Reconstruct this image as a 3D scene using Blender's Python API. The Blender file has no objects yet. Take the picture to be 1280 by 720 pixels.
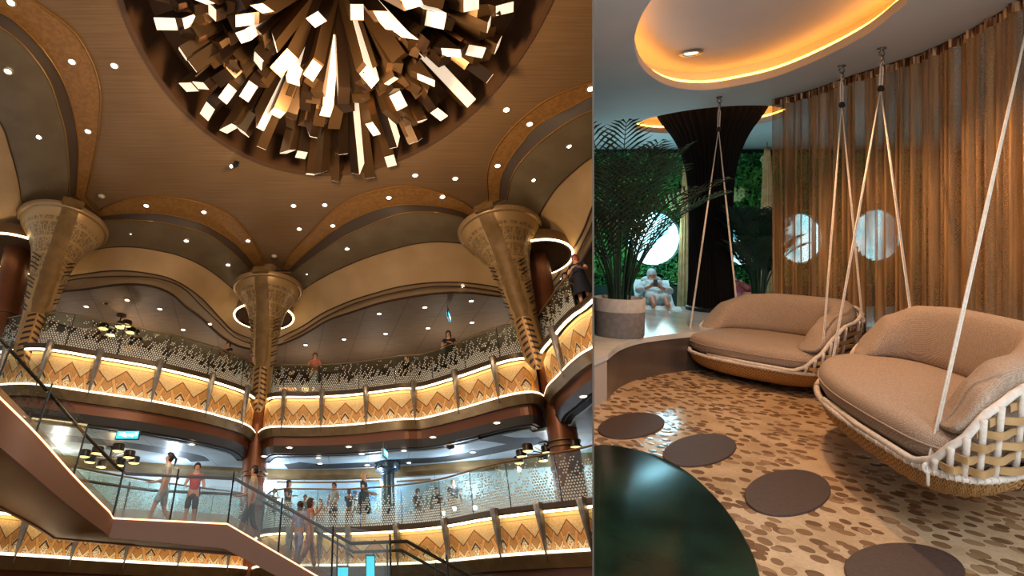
import bpy, bmesh, math, random
from mathutils import Vector, Matrix
from mathutils.geometry import tessellate_polygon
random.seed(7)
PI = math.pi
# ---------------------------------------------------------------- camera, world, exposure
F = 680.0; PX = 460.0; PY = 296.0; TH = math.radians(34.3); EYE = 1.6
CAM = Vector((0, 0, EYE))
RW = Matrix.Rotation(TH, 3, 'X')
sc = bpy.context.scene
col = sc.collection
cd = bpy.data.cameras.new('camera'); cam = bpy.data.objects.new('camera', cd); col.objects.link(cam)
cd.sensor_width = 36; cd.lens = F/1280*36; cd.shift_x = (640-PX)/1280; cd.shift_y = (PY-360)/1280
cd.clip_start = 0.05; cd.clip_end = 200
cam.location = CAM; cam.rotation_euler = (PI/2+TH, 0, 0)
sc.camera = cam
w = bpy.data.worlds.new('world'); sc.world = w; w.use_nodes = True
w.node_tree.nodes['Background'].inputs[0].default_value = (0.78, 0.78, 0.78, 1)
w.node_tree.nodes['Background'].inputs[1].default_value = 1.0
sc.view_settings.view_transform = 'Standard'; sc.view_settings.look = 'None'
sc.view_settings.exposure = 0.0; sc.view_settings.gamma = 1.0; sc.view_settings.use_curve_mapping = False
sc.cycles.use_denoising = True
sc.cycles.max_bounces = 8; sc.cycles.transparent_max_bounces = 24
sc.cycles.sample_clamp_indirect = 4.0
sc.cycles.caustics_reflective = False; sc.cycles.caustics_refractive = False

# the two rooms lie either side of one partition that starts beside the camera.
# atrium frame: plain world.  lounge frame (second room): MR maps its own floor-level coordinates to the world.
MR = Matrix.Translation(CAM) @ RW.to_4x4() @ Matrix.Translation(-CAM)
DIVX = 741.5
_sl = (DIVX-PX)/F
DN = RW @ Vector((1, -_sl, 0)).normalized()      # partition normal, towards the lounge

def dirL(px, py): return RW @ Vector(((px-PX)/F, 1, (PY-py)/F))
def Lz(px, py, z):
    d = dirL(px, py); t = (z-EYE)/d.z
    return CAM + d*t
def Ly(px, py, y):
    d = dirL(px, py); t = y/d.y
    return CAM + d*t
def xat(px, y, z):                                # x of a picture column at forward distance y and height z
    depth = y*math.cos(TH) + (z-EYE)*math.sin(TH)
    return (px-PX)/F*depth
def Rz(px, py, z):
    d = Vector(((px-PX)/F, 1, (PY-py)/F)); t = (z-EYE)/d.z
    return CAM + d*t
def Ry(px, py, y):
    d = Vector(((px-PX)/F, 1, (PY-py)/F))
    return CAM + d*y

# ---------------------------------------------------------------- objects
def mesh_of(bm, name, mats, smooth=None, side=None, M=None):
    if side:
        n = DN if side == 'L' else -DN
        if M is not None:
            Mi = M.inverted(); nn = (M.to_3x3().transposed() @ n).normalized(); co = Mi @ CAM
        else: nn = n; co = CAM
        off = 0.004
        co = co - nn*off
        if any((v.co-co).dot(nn) > 0 for v in bm.verts):
            bmesh.ops.bisect_plane(bm, geom=bm.verts[:]+bm.edges[:]+bm.faces[:], dist=1e-5, plane_co=co, plane_no=nn, clear_outer=True)
    me = bpy.data.meshes.new(name); bm.to_mesh(me); bm.free()
    for m in (mats if isinstance(mats, (list, tuple)) else [mats]): me.materials.append(m)
    if smooth is not None:
        me.polygons.foreach_set('use_smooth', [True]*len(me.polygons))
        if smooth < 3: me.set_sharp_from_angle(angle=smooth)
    return me
def obj(name, bm, mats, parent=None, smooth=None, side=None, M=None, label=None, loc=None):
    me = mesh_of(bm, name, mats, smooth, side, M)
    o = bpy.data.objects.new(name, me); col.objects.link(o)
    if parent: o.parent = parent
    elif M is not None: o.matrix_world = M
    if loc is not None: o.location = loc
    if label: o['label'] = label
    return o
def tag(o, label, cat, group=None):
    o['label'] = label; o['category'] = cat
    if group: o['group'] = group
    return o
def struct(name, bm, mats, **k):
    o = obj(name, bm, mats, **k); o['kind'] = 'structure'; return o
def thing(name, label, cat, group=None, loc=(0, 0, 0), rz=0, M=None, sc_=1.0):
    o = bpy.data.objects.new(name, None); col.objects.link(o); o.empty_display_size = .1
    T = Matrix.Translation(loc) @ Matrix.Rotation(rz, 4, 'Z') @ Matrix.Scale(sc_, 4)
    o.matrix_world = (M @ T) if M is not None else T
    return tag(o, label, cat, group)
def kids(r): return [o for o in KIDS.get(r.name, [])]
def copy_tree(o, parent=None, M=None, children=None):
    c = o.copy(); col.objects.link(c)
    if parent: c.parent = parent
    if M is not None: c.matrix_world = M
    for ch in list(o.children): copy_tree(ch, c)
    return c

# ---------------------------------------------------------------- materials
def lin(h):
    h = h.lstrip('#'); r = [int(h[i:i+2], 16)/255 for i in (0, 2, 4)]
    return tuple(c/12.92 if c <= .04045 else ((c+.055)/1.055)**2.4 for c in r)+(1,)
MATS = {}
def mat(name, color, rough=.5, metal=0, emit=None, es=0, spec=None, alpha=None, trans=None, ior=None, coat=None):
    m = bpy.data.materials.new(name); m.use_nodes = True
    b = m.node_tree.nodes['Principled BSDF']
    b.inputs['Base Color'].default_value = lin(color) if isinstance(color, str) else color
    b.inputs['Roughness'].default_value = rough; b.inputs['Metallic'].default_value = metal
    if emit: b.inputs['Emission Color'].default_value = lin(emit); b.inputs['Emission Strength'].default_value = es
    if spec is not None: b.inputs['Specular IOR Level'].default_value = spec
    if alpha is not None: b.inputs['Alpha'].default_value = alpha
    if trans is not None: b.inputs['Transmission Weight'].default_value = trans
    if coat is not None: b.inputs['Coat Weight'].default_value = coat; b.inputs['Coat Roughness'].default_value = .08
    MATS[name] = m
    return m
class N:                                         # tiny arithmetic over shader sockets
    def __init__(s, t, sock): s.t, s.s = t, sock
    def op(s, o, *a):
        n = s.t.nodes.new('ShaderNodeMath'); n.operation = o
        for i, x in enumerate((s,)+a):
            if isinstance(x, N): s.t.links.new(x.s, n.inputs[i])
            else: n.inputs[i].default_value = x
        return N(s.t, n.outputs[0])
    def __add__(s, o): return s.op('ADD', o)
    def __sub__(s, o): return s.op('SUBTRACT', o)
    def __mul__(s, o): return s.op('MULTIPLY', o)
    def __truediv__(s, o): return s.op('DIVIDE', o)
    def lt(s, o): return s.op('LESS_THAN', o)
    def gt(s, o): return s.op('GREATER_THAN', o)
    def abs(s): return s.op('ABSOLUTE')
    def fract(s): return s.op('FRACT')
    def floor(s): return s.op('FLOOR')
    def mx(s, o): return s.op('MAXIMUM', o)
    def mn(s, o): return s.op('MINIMUM', o)
    def band(s, c, w): return (s-c).abs().lt(w)
    def sstep(s, a, b):
        n = s.t.nodes.new('ShaderNodeMapRange'); n.interpolation_type = 'SMOOTHSTEP'
        s.t.links.new(s.s, n.inputs[0]); n.inputs[1].default_value = a; n.inputs[2].default_value = b
        return N(s.t, n.outputs[0])
def uvs(t):
    tc = t.nodes.new('ShaderNodeTexCoord'); sp = t.nodes.new('ShaderNodeSeparateXYZ')
    t.links.new(tc.outputs['UV'], sp.inputs[0])
    return N(t, sp.outputs[0]), N(t, sp.outputs[1])
def objco(t):
    tc = t.nodes.new('ShaderNodeTexCoord'); sp = t.nodes.new('ShaderNodeSeparateXYZ')
    t.links.new(tc.outputs['Object'], sp.inputs[0])
    return N(t, sp.outputs[0]), N(t, sp.outputs[1]), N(t, sp.outputs[2]), tc.outputs['Object']
def mixc(t, f, a, b):
    n = t.nodes.new('ShaderNodeMix'); n.data_type = 'RGBA'
    if isinstance(f, N): t.links.new(f.s, n.inputs[0])
    else: n.inputs[0].default_value = f
    for i, c in ((6, a), (7, b)):
        if isinstance(c, str): n.inputs[i].default_value = lin(c)
        elif isinstance(c, tuple): n.inputs[i].default_value = c
        else: t.links.new(c, n.inputs[i])
    return n.outputs[2]
def noise(t, scale=5, detail=3, vec=None, rough=.5, stretch=None, dims='3D'):
    n = t.nodes.new('ShaderNodeTexNoise'); n.inputs['Scale'].default_value = scale; n.inputs['Detail'].default_value = detail
    n.inputs['Roughness'].default_value = rough
    if vec is None: vec = t.nodes.new('ShaderNodeTexCoord').outputs['Object']
    if stretch:
        mp = t.nodes.new('ShaderNodeMapping'); mp.inputs['Scale'].default_value = stretch; t.links.new(vec, mp.inputs[0]); vec = mp.outputs[0]
    t.links.new(vec, n.inputs['Vector'])
    return N(t, n.outputs[0])
def bump(m, h, strength=.3, dist=.02):
    t = m.node_tree; b = t.nodes.new('ShaderNodeBump'); b.inputs['Strength'].default_value = strength; b.inputs['Distance'].default_value = dist
    t.links.new(h.s if isinstance(h, N) else h, b.inputs['Height']); t.links.new(b.outputs[0], t.nodes['Principled BSDF'].inputs['Normal'])
def setc(m, c): m.node_tree.links.new(c, m.node_tree.nodes['Principled BSDF'].inputs['Base Color'])
def mottled(name, c1, c2, scale, rough=.5, metal=0, stretch=None, bmp=0, **k):
    m = mat(name, c1, rough, metal, **k); t = m.node_tree
    n = noise(t, scale, 4, stretch=stretch)
    setc(m, mixc(t, n.sstep(.35, .65), c1, c2))
    if bmp: bump(m, n, bmp, .01)
    return m

# ---------------------------------------------------------------- mesh helpers
def BM(): return bmesh.new()
def box(bm, c, s, rz=0, M=None):
    r = bmesh.ops.create_cube(bm, size=1)
    T = Matrix.Translation(c) @ Matrix.Rotation(rz, 4, 'Z') @ Matrix.Diagonal((s[0], s[1], s[2], 1))
    if M: T = M @ T
    bmesh.ops.transform(bm, matrix=T, verts=r['verts']); return bm
def cyl(bm, c, r, h, seg=20, r2=None, M=None):   # stands on c
    q = bmesh.ops.create_cone(bm, cap_ends=True, segments=seg, radius1=r, radius2=r if r2 is None else r2, depth=h)
    T = Matrix.Translation(Vector(c)+Vector((0, 0, h/2)))
    if M: T = M @ T
    bmesh.ops.transform(bm, matrix=T, verts=q['verts']); return bm
def ball(bm, c, r, s=(1, 1, 1), u=14, v=10, M=None):
    q = bmesh.ops.create_uvsphere(bm, u_segments=u, v_segments=v, radius=r)
    T = Matrix.Translation(c) @ Matrix.Diagonal((s[0], s[1], s[2], 1))
    if M: T = T @ M
    bmesh.ops.transform(bm, matrix=T, verts=q['verts']); return bm
def tube(bm, pts, r, seg=8, closed=False, caps=True):
    pts = [Vector(p) for p in pts]; n = len(pts); rings = []
    ref = None
    for i, p in enumerate(pts):
        a = pts[i-1] if (i > 0 or closed) else p; b = pts[(i+1) % n] if (i < n-1 or closed) else p
        t = (b-a).normalized() if (b-a).length > 1e-9 else Vector((0, 0, 1))
        if ref is None:
            ref = Vector((0, 0, 1)) if abs(t.z) < .9 else Vector((1, 0, 0))
        u = (ref - t*ref.dot(t)); u = u.normalized() if u.length > 1e-6 else t.orthogonal().normalized()
        ref = u; v = t.cross(u)
        rr = r[i] if isinstance(r, (list, tuple)) else r
        rings.append([bm.verts.new(p+(u*math.cos(2*PI*k/seg)+v*math.sin(2*PI*k/seg))*rr) for k in range(seg)])
    m = n if closed else n-1
    for i in range(m):
        A, B = rings[i], rings[(i+1) % n]
        for k in range(seg): bm.faces.new((A[k], A[(k+1) % seg], B[(k+1) % seg], B[k]))
    if caps and not closed:
        bm.faces.new(rings[0][::-1]); bm.faces.new(rings[-1])
    return bm
def lathe(bm, prof, seg=32, c=(0, 0, 0), axis=None, a0=0, a1=2*PI, uv=False):
    """prof: (radius, z); axis(z) -> (x, y) lets the axis lean"""
    closed = abs(a1-a0-2*PI) < 1e-6; ns = seg if closed else seg+1
    L = bm.loops.layers.uv.verify() if uv else None
    rings = []
    for r, z in prof:
        ox, oy = axis(z) if axis else (c[0], c[1])
        rings.append([bm.verts.new((ox+max(r, 1e-4)*math.cos(a0+(a1-a0)*k/seg), oy+max(r, 1e-4)*math.sin(a0+(a1-a0)*k/seg), z+c[2])) for k in range(ns)])
    for i in range(len(prof)-1):
        for k in range(seg):
            k2 = (k+1) % ns
            f = bm.faces.new((rings[i][k], rings[i][k2], rings[i+1][k2], rings[i+1][k]))
            if uv:
                for l, (a, b) in zip(f.loops, ((k, i), (k+1, i), (k+1, i+1), (k, i+1))):
                    l[L].uv = (a/seg*(a1-a0), b/(len(prof)-1))
    return bm
def catmull(pts, n):
    """n points evenly spaced along a smooth curve through pts (any dimension)"""
    P = [Vector(p) for p in pts]; P = [P[0]*2-P[1]]+P+[P[-1]*2-P[-2]]
    out = []
    for i in range(1, len(P)-2):
        for k in range(12):
            t = k/12
            out.append(.5*((2*P[i])+(P[i+1]-P[i-1])*t+(2*P[i-1]-5*P[i]+4*P[i+1]-P[i+2])*t*t+(3*P[i]-P[i-1]-3*P[i+1]+P[i+2])*t**3))
    out.append(P[-2])
    return resample(out, n)
def resample(out, n):
    d = [0]
    for a, b in zip(out, out[1:]): d.append(d[-1]+(b-a).length)
    res = []; j = 0
    for k in range(n):
        s = d[-1]*k/(n-1)
        while j < len(d)-2 and d[j+1] < s: j += 1
        L = d[j+1]-d[j]; f = (s-d[j])/L if L > 1e-9 else 0
        res.append(out[j].lerp(out[j+1], min(1, max(0, f))))
    return res
def arclen(pts):
    d = [0]
    for a, b in zip(pts, pts[1:]): d.append(d[-1]+(b-a).length)
    return d
def loft(bm, rows, closed=False):
    V = [[bm.verts.new(p) for p in r] for r in rows]
    for A, B in zip(V, V[1:]):
        n = len(A)
        for k in range(n if closed else n-1):
            k2 = (k+1) % n
            bm.faces.new((A[k], A[k2], B[k2], B[k]))
    return bm
def normals2(c):
    out = []
    for i in range(len(c)):
        a = c[max(0, i-1)]; b = c[min(len(c)-1, i+1)]
        t = Vector((b.x-a.x, b.y-a.y)); t = t.normalized() if t.length > 1e-9 else Vector((1, 0))
        out.append(Vector((t.y, -t.x, 0)))       # towards the atrium
    return out
def sweep(bm, c, prof, uv=False, cap=True, useg=None):
    """prof: closed list of (offset towards atrium, z) carried along plan curve c"""
    nn = normals2(c); s = arclen([Vector((p.x, p.y, 0)) for p in c])
    L = bm.loops.layers.uv.verify() if uv else None
    rings = [[bm.verts.new((p.x+n.x*o, p.y+n.y*o, z)) for o, z in prof] for p, n in zip(c, nn)]
    m = len(prof); zs = [z for _, z in prof]; z0, z1 = min(zs), max(zs)
    for i in range(len(c)-1):
        for k in range(m):
            k2 = (k+1) % m
            f = bm.faces.new((rings[i][k], rings[i+1][k], rings[i+1][k2], rings[i][k2]))
            if uv:
                u0, u1 = (s[i], s[i+1]) if useg is None else (useg[i], useg[i+1])
                v0, v1 = (prof[k][1]-z0)/(z1-z0), (prof[k2][1]-z0)/(z1-z0)
                for l, q in zip(f.loops, ((u0, v0), (u1, v0), (u1, v1), (u0, v1))): l[L].uv = q
    if cap:
        bm.faces.new(rings[0]); bm.faces.new(rings[-1][::-1])
    return bm
def poly(bm, outer, holes=(), z=None, thick=0, up=True):
    """flat polygon with holes, optionally a slab"""
    loops = [[Vector((p[0], p[1], 0)) for p in outer]]+[[Vector((p[0], p[1], 0)) for p in h] for h in holes]
    flat = [p for l in loops for p in l]
    tris = tessellate_polygon(loops)
    A = [bm.verts.new((p.x, p.y, z)) for p in flat]
    for t in tris:
        try: bm.faces.new([A[i] for i in t])
        except ValueError: pass
    if thick:
        B = [bm.verts.new((p.x, p.y, z+thick)) for p in flat]
        for t in tris:
            try: bm.faces.new([B[i] for i in t[::-1]])
            except ValueError: pass
        k = 0
        for l in loops:
            n = len(l)
            for i in range(n):
                try: bm.faces.new((A[k+i], A[k+(i+1) % n], B[k+(i+1) % n], B[k+i]))
                except ValueError: pass
            k += n
    bmesh.ops.recalc_face_normals(bm, faces=bm.faces[:])
    return bm
# ================================================================ ATRIUM: materials
def wood_ceiling():
    m = mat('atrium_ceiling', '#8a6242', .55); t = m.node_tree
    n = noise(t, 1.0, 4, stretch=(.5, 26, 1)); n2 = noise(t, .5, 2)
    setc(m, mixc(t, (n*.7+n2*.3).sstep(.3, .7), '#7e5f3f', '#967552')); bump(m, n, .12, .01)
    return m
M_CEIL = wood_ceiling()
M_ORANGE = mottled('orange_inlay', '#946634', '#a87840', 9, .5, bmp=.1)
M_GROOVE = mat('groove_brown', '#47382c', .6)
M_OLIVE = mottled('olive_panel', '#6b5a42', '#75644b', 1.2, .55)
M_CREAM = mottled('cream_vault', '#ad8b60', '#b7956b', .8, .6)
M_LINE = mat('dark_line', '#3a2618', .5)
M_GOLDLINE = mat('gold_line', '#b98a4a', .35, .7)
def plank_mat():
    m = mat('plank_ceiling', '#82684e', .65); t = m.node_tree
    x, y, z, v = objco(t)
    a = (x*.62+y*.10)
    ln = a.fract().lt(.018).mx((y*.55+x*.08).fract().lt(.012))
    n = noise(t, 1.5, 4, stretch=(1, 14, 1))
    setc(m, mixc(t, ln, mixc(t, n.sstep(.3, .7), '#74604c', '#86705a'), '#5a4838'))
    return m
M_PLANK = plank_mat()
M_BRONZE = mottled('satin_bronze', '#6a5436', '#77603e', 3, .4, .5)
M_LEDGE = mat('ledge_brown', '#4a3827', .4, .4)
M_COPPER = mat('copper_band', '#643519', .4, .3)
M_STEEL = mat('steel_band', '#3a342f', .6, .2)
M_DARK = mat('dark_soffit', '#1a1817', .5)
M_STRIP = mat('light_strip', '#fff0d0', .5, emit='#ffe0a6', es=8.0)
M_STRIPLOW = mat('light_strip_dim', '#fff0d0', .5, emit='#ffedcc', es=2.5)
M_BLADE = mottled('pewter', '#7d746b', '#8f867c', 6, .35, .6)
M_GOLD = mottled('gold_panel', '#94703f', '#a37e4b', 4, .5, .2)
M_COLUMN = mottled('copper_column', '#6e3d22', '#7a4627', 1.5, .38, .4)
M_HANDRAIL = mat('bronze_handrail', '#8a7250', .35, .7)
M_RAILDARK = mat('dark_bronze_rail', '#3c2c20', .3, .6)
M_STRINGER = mat('stair_satin', '#7f6050', .33, .35)
M_STAIRUNDER = mottled('stair_soffit', '#7d5830', '#8a6538', 1, .35, .45)
M_LAMP = mat('downlight_lens', '#fff4e0', .5, emit='#fff3df', es=9)
M_LAMPRIM = mat('downlight_rim', '#c9b89a', .4, .3)
M_POST = mat('steel_post', '#3a3d40', .3, .7)
M_CLAMP = mat('steel_clamp', '#c8c4bc', .25, .8)
M_BAR = mat('chandelier_bronze', '#7a5c3c', .28, .75)
M_BARD = mat('chandelier_dark', '#4a3728', .28, .75)
M_BARLIT = mat('chandelier_glow', '#fff0dc', .5, emit='#ffe6c8', es=.82)
t_ = M_BARLIT.node_tree
M_RECESS = mat('recess_dark', '#6b4c34', .4, .1)
M_RING = mat('ring_glow', '#fff0d0', .5, emit='#ffe2a8', es=9)
M_DISC = mat('ring_disc', '#6a5238', .3, .5)
M_D2CEIL = None
def panel_mat(name, c1, c2, cl, sx, sy, rough=.35, lw=.015, metal=0):
    m = mat(name, c1, rough, metal); t = m.node_tree
    x, y, z, v = objco(t)
    ln = (x*sx).fract().lt(lw).mx((y*sy).fract().lt(lw))
    n = noise(t, .6, 2)
    setc(m, mixc(t, ln, mixc(t, n.sstep(.3, .7), c1, c2), cl)); return m
M_D2CEIL = panel_mat('lower_ceiling', '#93a2a6', '#a6b2b4', '#5c666a', .7, .7, .35)
M_D2WALL = panel_mat('lower_wall', '#b5bfc0', '#c6cccb', '#76807f', .8, .01, .4)
M_D3WALL = panel_mat('upper_wall', '#8d6f4e', '#9b7d59', '#5a422e', .6, .01, .5)
M_FLOORD = mottled('deck_carpet', '#5a4636', '#6a5442', 3, .8)
M_FLOORA = mottled('atrium_marble', '#a5927a', '#c0ad92', .7, .25)
def fascia_mat():
    m = mat('deco_fascia', '#e2b870', .5); t = m.node_tree
    u, v = uvs(t)
    p = (u.fract()-.5).abs()                      # 0 at a peak, .5 in a valley
    q = ((u+.5).fract()-.5).abs()
    n = noise(t, 34, 2, vec=t.nodes.new('ShaderNodeTexCoord').outputs['Object'])
    c = mixc(t, n.sstep(.4, .6), '#d9b277', '#ecca93')
    hz = v*-1+.80-p*.80                           # >0 below the big zigzag
    c = mixc(t, v.gt(.90), c, '#ecc887')
    c = mixc(t, v.band(.90, .012), c, '#b78b52')
    c = mixc(t, hz.gt(0), c, mixc(t, n.sstep(.4, .6), '#bd8446', '#cf9653'))
    low = v-(q*1.0+.03)                           # nested V in each valley
    c = mixc(t, low.lt(.10)*q.lt(.30), c, '#7a5230')
    c = mixc(t, low.lt(.075)*q.lt(.30), c, '#f0d6a6')
    c = mixc(t, low.lt(0)*q.lt(.30), c, mixc(t, n.sstep(.45, .5), '#8c6640', '#f0d8ac'))
    ch = (v+p*1.05)
    c = mixc(t, ch.lt(.50)*p.lt(.19), c, '#e8c088')
    c = mixc(t, ch.lt(.46)*p.lt(.19), c, '#4e3420')
    c = mixc(t, ch.lt(.38)*p.lt(.17), c, mixc(t, n.sstep(.45, .5), '#a57c50', '#f4e2bc'))
    d = (p-(v*.44+.13)).abs()                     # two bands opening upwards
    c = mixc(t, d.lt(.068)*hz.gt(0), c, '#7a5230')
    c = mixc(t, d.lt(.055)*hz.gt(0), c, '#e6a75c')
    c = mixc(t, hz.abs().lt(.022), c, '#6e4726')
    setc(m, c)
    b = t.nodes['Principled BSDF']; t.links.new(c, b.inputs['Base Color'])
    bump(m, n+hz.gt(0)*1.5, .3, .02)
    return m
M_FASCIA = fascia_mat()
def clear_glass(name, tint='#eef6f4', refl=.10, density=None):
    """thin architectural glass; density: None or 'dots' for the white fired dots"""
    m = bpy.data.materials.new(name); m.use_nodes = True; t = m.node_tree; t.nodes.clear()
    out = t.nodes.new('ShaderNodeOutputMaterial'); tr = t.nodes.new('ShaderNodeBsdfTransparent'); gl = t.nodes.new('ShaderNodeBsdfGlossy')
    tr.inputs[0].default_value = lin(tint); gl.inputs['Roughness'].default_value = .02
    lw = t.nodes.new('ShaderNodeLayerWeight'); lw.inputs[0].default_value = .35
    f = N(t, lw.outputs['Fresnel'])*.35+refl
    mx = t.nodes.new('ShaderNodeMixShader'); t.links.new(f.mn(1).s, mx.inputs[0]); t.links.new(tr.outputs[0], mx.inputs[1]); t.links.new(gl.outputs[0], mx.inputs[2])
    last = mx.outputs[0]
    if density:
        u, v = uvs(t)                              # u in metres, v in metres above the ledge
        s = 13.0
        def lattice(ou, ov):
            a = (u*s+ou); b = (v*s*.58+ov)
            ca = a.floor(); cb = b.floor()
            fu = a.fract()-.5; fv = (b.fract()-.5)*1.72
            r2 = (fu*fu+fv*fv).op('SQRT')
            h = (ca*12.9898+cb*78.233).op('SINE')*43758.5453
            h = h.fract()
            keep = h.lt((v*-1.15+1.32).mx(.05))
            rad = (v*-.16+.38).mx(.17)
            return (r2-rad).lt(0)*keep
        dots = lattice(0, 0).mx(lattice(.5, .5))
        em = t.nodes.new('ShaderNodeBsdfDiffuse'); em.inputs[0].default_value = lin('#fffaf0')
        tl = t.nodes.new('ShaderNodeBsdfTranslucent'); tl.inputs[0].default_value = lin('#fffaf0')
        ad = t.nodes.new('ShaderNodeMixShader'); ad.inputs[0].default_value = .35
        t.links.new(em.outputs[0], ad.inputs[1]); t.links.new(tl.outputs[0], ad.inputs[2])
        m2 = t.nodes.new('ShaderNodeMixShader'); t.links.new(dots.s, m2.inputs[0]); t.links.new(last, m2.inputs[1]); t.links.new(ad.outputs[0], m2.inputs[2])
        last = m2.outputs[0]
    t.links.new(last, out.inputs[0]); return m
M_GLASS = clear_glass('stair_glass', '#f3f8f8', .04)
M_DOTGLASS = clear_glass('dotted_glass', '#e6efe9', .02, 'dots')
def lattice_mat():
    """pierced gold skin of the flared capitals: u around, v up"""
    m = mat('pierced_gold', '#a58250', .4, .35); t = m.node_tree
    u, v = uvs(t)
    tc = t.nodes.new('ShaderNodeTexCoord')
    vo = t.nodes.new('ShaderNodeTexVoronoi'); vo.feature = 'DISTANCE_TO_EDGE'; vo.inputs['Scale'].default_value = 6.5
    t.links.new(tc.outputs['Object'], vo.inputs['Vector'])
    e = N(t, vo.outputs['Distance'])
    a = (u*3.2).fract()-.5
    rays = ((a.abs()*2+v*5).fract()-.5).abs()
    hole = (e.gt(.06)*rays.gt(.10)*v.gt(.50)*v.lt(.93))
    hole = hole*((v*9.0).fract().gt(.16))
    c = mixc(t, hole, '#a68454', '#7d6340')
    setc(m, c); bump(m, hole*-1, .5, .03)
    return m
M_LATTICE = lattice_mat()
def chevron_mat():
    m = mat('chevron_gold', '#9c7444', .4, .35); t = m.node_tree
    u, v = uvs(t)
    p = (u-.5).abs()
    ch = ((v*9-p*1.6).fract()).lt(.42)*p.lt(.34)*p.gt(.04)
    setc(m, mixc(t, ch, '#a37a48', '#33241a')); return m
M_CHEV = chevron_mat()

# ================================================================ ATRIUM: ceiling
ECX, ECY, EA, EB = -0.778, 7.535, 6.878, 5.243
EAX = Vector((.248, -.969, 0)); EBX = Vector((.969, .248, 0))
def ell(s, n=96): return [Vector((ECX, ECY, 0))+EAX*EA*s*math.cos(2*PI*k/n)+EBX*EB*s*math.sin(2*PI*k/n) for k in range(n)]
bm = BM(); poly(bm, [(-26, -2), (26, -2), (26, 34), (-26, 34)], [[(p.x, p.y) for p in ell(1)]], z=14.0, thick=.3)
struct('ceiling_atrium', bm, M_CEIL, side='L')
bm = BM(); e1 = ell(1.0); e0 = ell(.985); ex = ell(1.02)
loft(bm, [[p+Vector((0, 0, 13.97)) for p in ell(1.012)], [p+Vector((0, 0, 13.97)) for p in e0], [p+Vector((0, 0, 15.4)) for p in e0]], closed=True)
poly(bm, [(p.x, p.y) for p in ell(.99)], z=15.4, thick=.1)
struct('ceiling_recess', bm, M_RECESS, side='L', smooth=.6)

# one joint list per band edge: four bays, each traced from rim to rim
BAYS = {
 'A': [[(-40, -45), (40, 0), (90, 37), (112, 70), (123, 100), (126, 127), (123, 167), (117, 200), (108, 245)],
       [(122, 264), (144, 253), (171, 247), (208, 246), (250, 253), (286, 268), (306, 287), (320, 306), (329, 324), (332, 336)],
       [(352, 337), (362, 318), (383, 296), (410, 268), (438, 249), (466, 239), (500, 233), (527, 235), (554, 242), (578, 252), (592, 262)],
       [(610, 250), (609, 217), (617, 191), (636, 164), (663, 139), (694, 119), (742, 102), (800, 88)]],
 'B': [[(-50, -12), (0, 15), (20, 27), (53, 60), (77, 97), (90, 133), (97, 173), (98, 200), (95, 246)],
       [(124, 271), (144, 268), (171, 266), (208, 268), (250, 278), (286, 298), (306, 317), (322, 337)],
       [(360, 338), (376, 322), (404, 298), (438, 275), (473, 261), (500, 256), (531, 256), (562, 260), (587, 268)],
       [(624, 250), (626, 224), (636, 201), (652, 178), (675, 154), (718, 131), (742, 119), (800, 102)]],
 'C': [[(-50, 5), (0, 33), (33, 60), (60, 97), (73, 133), (82, 167), (86, 207), (87, 246)],
       [(127, 276), (150, 275), (171, 275), (214, 280), (258, 292), (282, 308), (303, 327), (313, 338)],
       [(364, 341), (390, 322), (424, 299), (459, 282), (500, 267), (539, 265), (574, 271), (583, 276)],
       [(633, 250), (640, 220), (655, 197), (679, 174), (714, 150), (742, 137), (800, 118)]],
 'D': [[(-40, 110), (0, 153), (13, 187), (22, 220), (25, 240), (28, 270)],
       [(100, 322), (113, 314), (138, 309), (171, 309), (202, 314), (226, 320), (251, 331), (272, 345), (292, 362), (302, 374)],
       [(368, 372), (377, 363), (410, 343), (445, 327), (473, 317), (500, 309), (523, 304), (550, 302), (582, 305), (600, 312)],
       [(672, 275), (677, 263), (686, 248), (698, 232), (718, 213), (742, 195), (800, 165)]],
 'E1': [[(-60, 330), (-20, 336), (20, 345), (45, 352)],
       [(60, 352), (72, 348), (107, 342), (147, 338), (189, 342), (220, 351), (250, 371), (275, 397), (292, 414), (313, 423), (325, 427)],
       [(345, 424), (361, 416), (379, 407), (404, 391), (438, 376), (473, 365), (500, 358), (539, 353), (578, 353), (617, 358), (644, 365)],
       [(665, 368), (690, 352), (710, 322), (729, 287), (742, 255), (770, 200)]],
 'E2': [[(-60, 338), (-20, 344), (20, 352), (45, 358)],
       [(55, 358), (72, 353), (107, 347), (159, 345), (199, 348), (229, 360), (250, 380), (275, 404), (292, 420), (313, 429), (325, 432)],
       [(345, 430), (362, 422), (379, 413), (404, 397), (438, 381), (473, 370), (500, 364), (539, 358), (578, 358), (617, 363), (644, 370)],
       [(667, 372), (694, 357), (715, 328), (734, 292), (748, 262), (778, 206)]],
 'E3': [[(-60, 350), (-20, 356), (20, 363), (40, 367)],
       [(48, 366), (72, 364), (107, 361), (153, 355), (189, 357), (214, 367), (232, 383), (250, 396), (268, 413), (282, 424), (300, 433), (325, 437)],
       [(345, 432), (362, 426), (383, 416), (410, 400), (445, 388), (473, 379), (500, 373), (539, 367), (580, 365), (617, 369), (650, 372)],
       [(670, 377), (700, 362), (722, 334), (742, 300), (755, 275), (785, 215)]],
}
ZB = {'A': 13.97, 'B': 13.93, 'C': 13.62, 'D': 13.25, 'E1': 12.22, 'E2': 12.10, 'E3': 12.0}
def band_curve(k, dz=0, n=44):
    out = []
    for seg in BAYS[k]:
        c = catmull([(x, y, 0) for x, y in seg], n)
        out += [Lz(p.x, p.y, ZB[k]+dz) for p in c]
    return out
CV = {k: band_curve(k) for k in BAYS}
def lerp_rows(a, b, n, sag=0):
    return [[p.lerp(q, i/n)+Vector((0, 0, sag*math.sin(PI*i/n))) for p, q in zip(a, b)] for i in range(n+1)]
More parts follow.
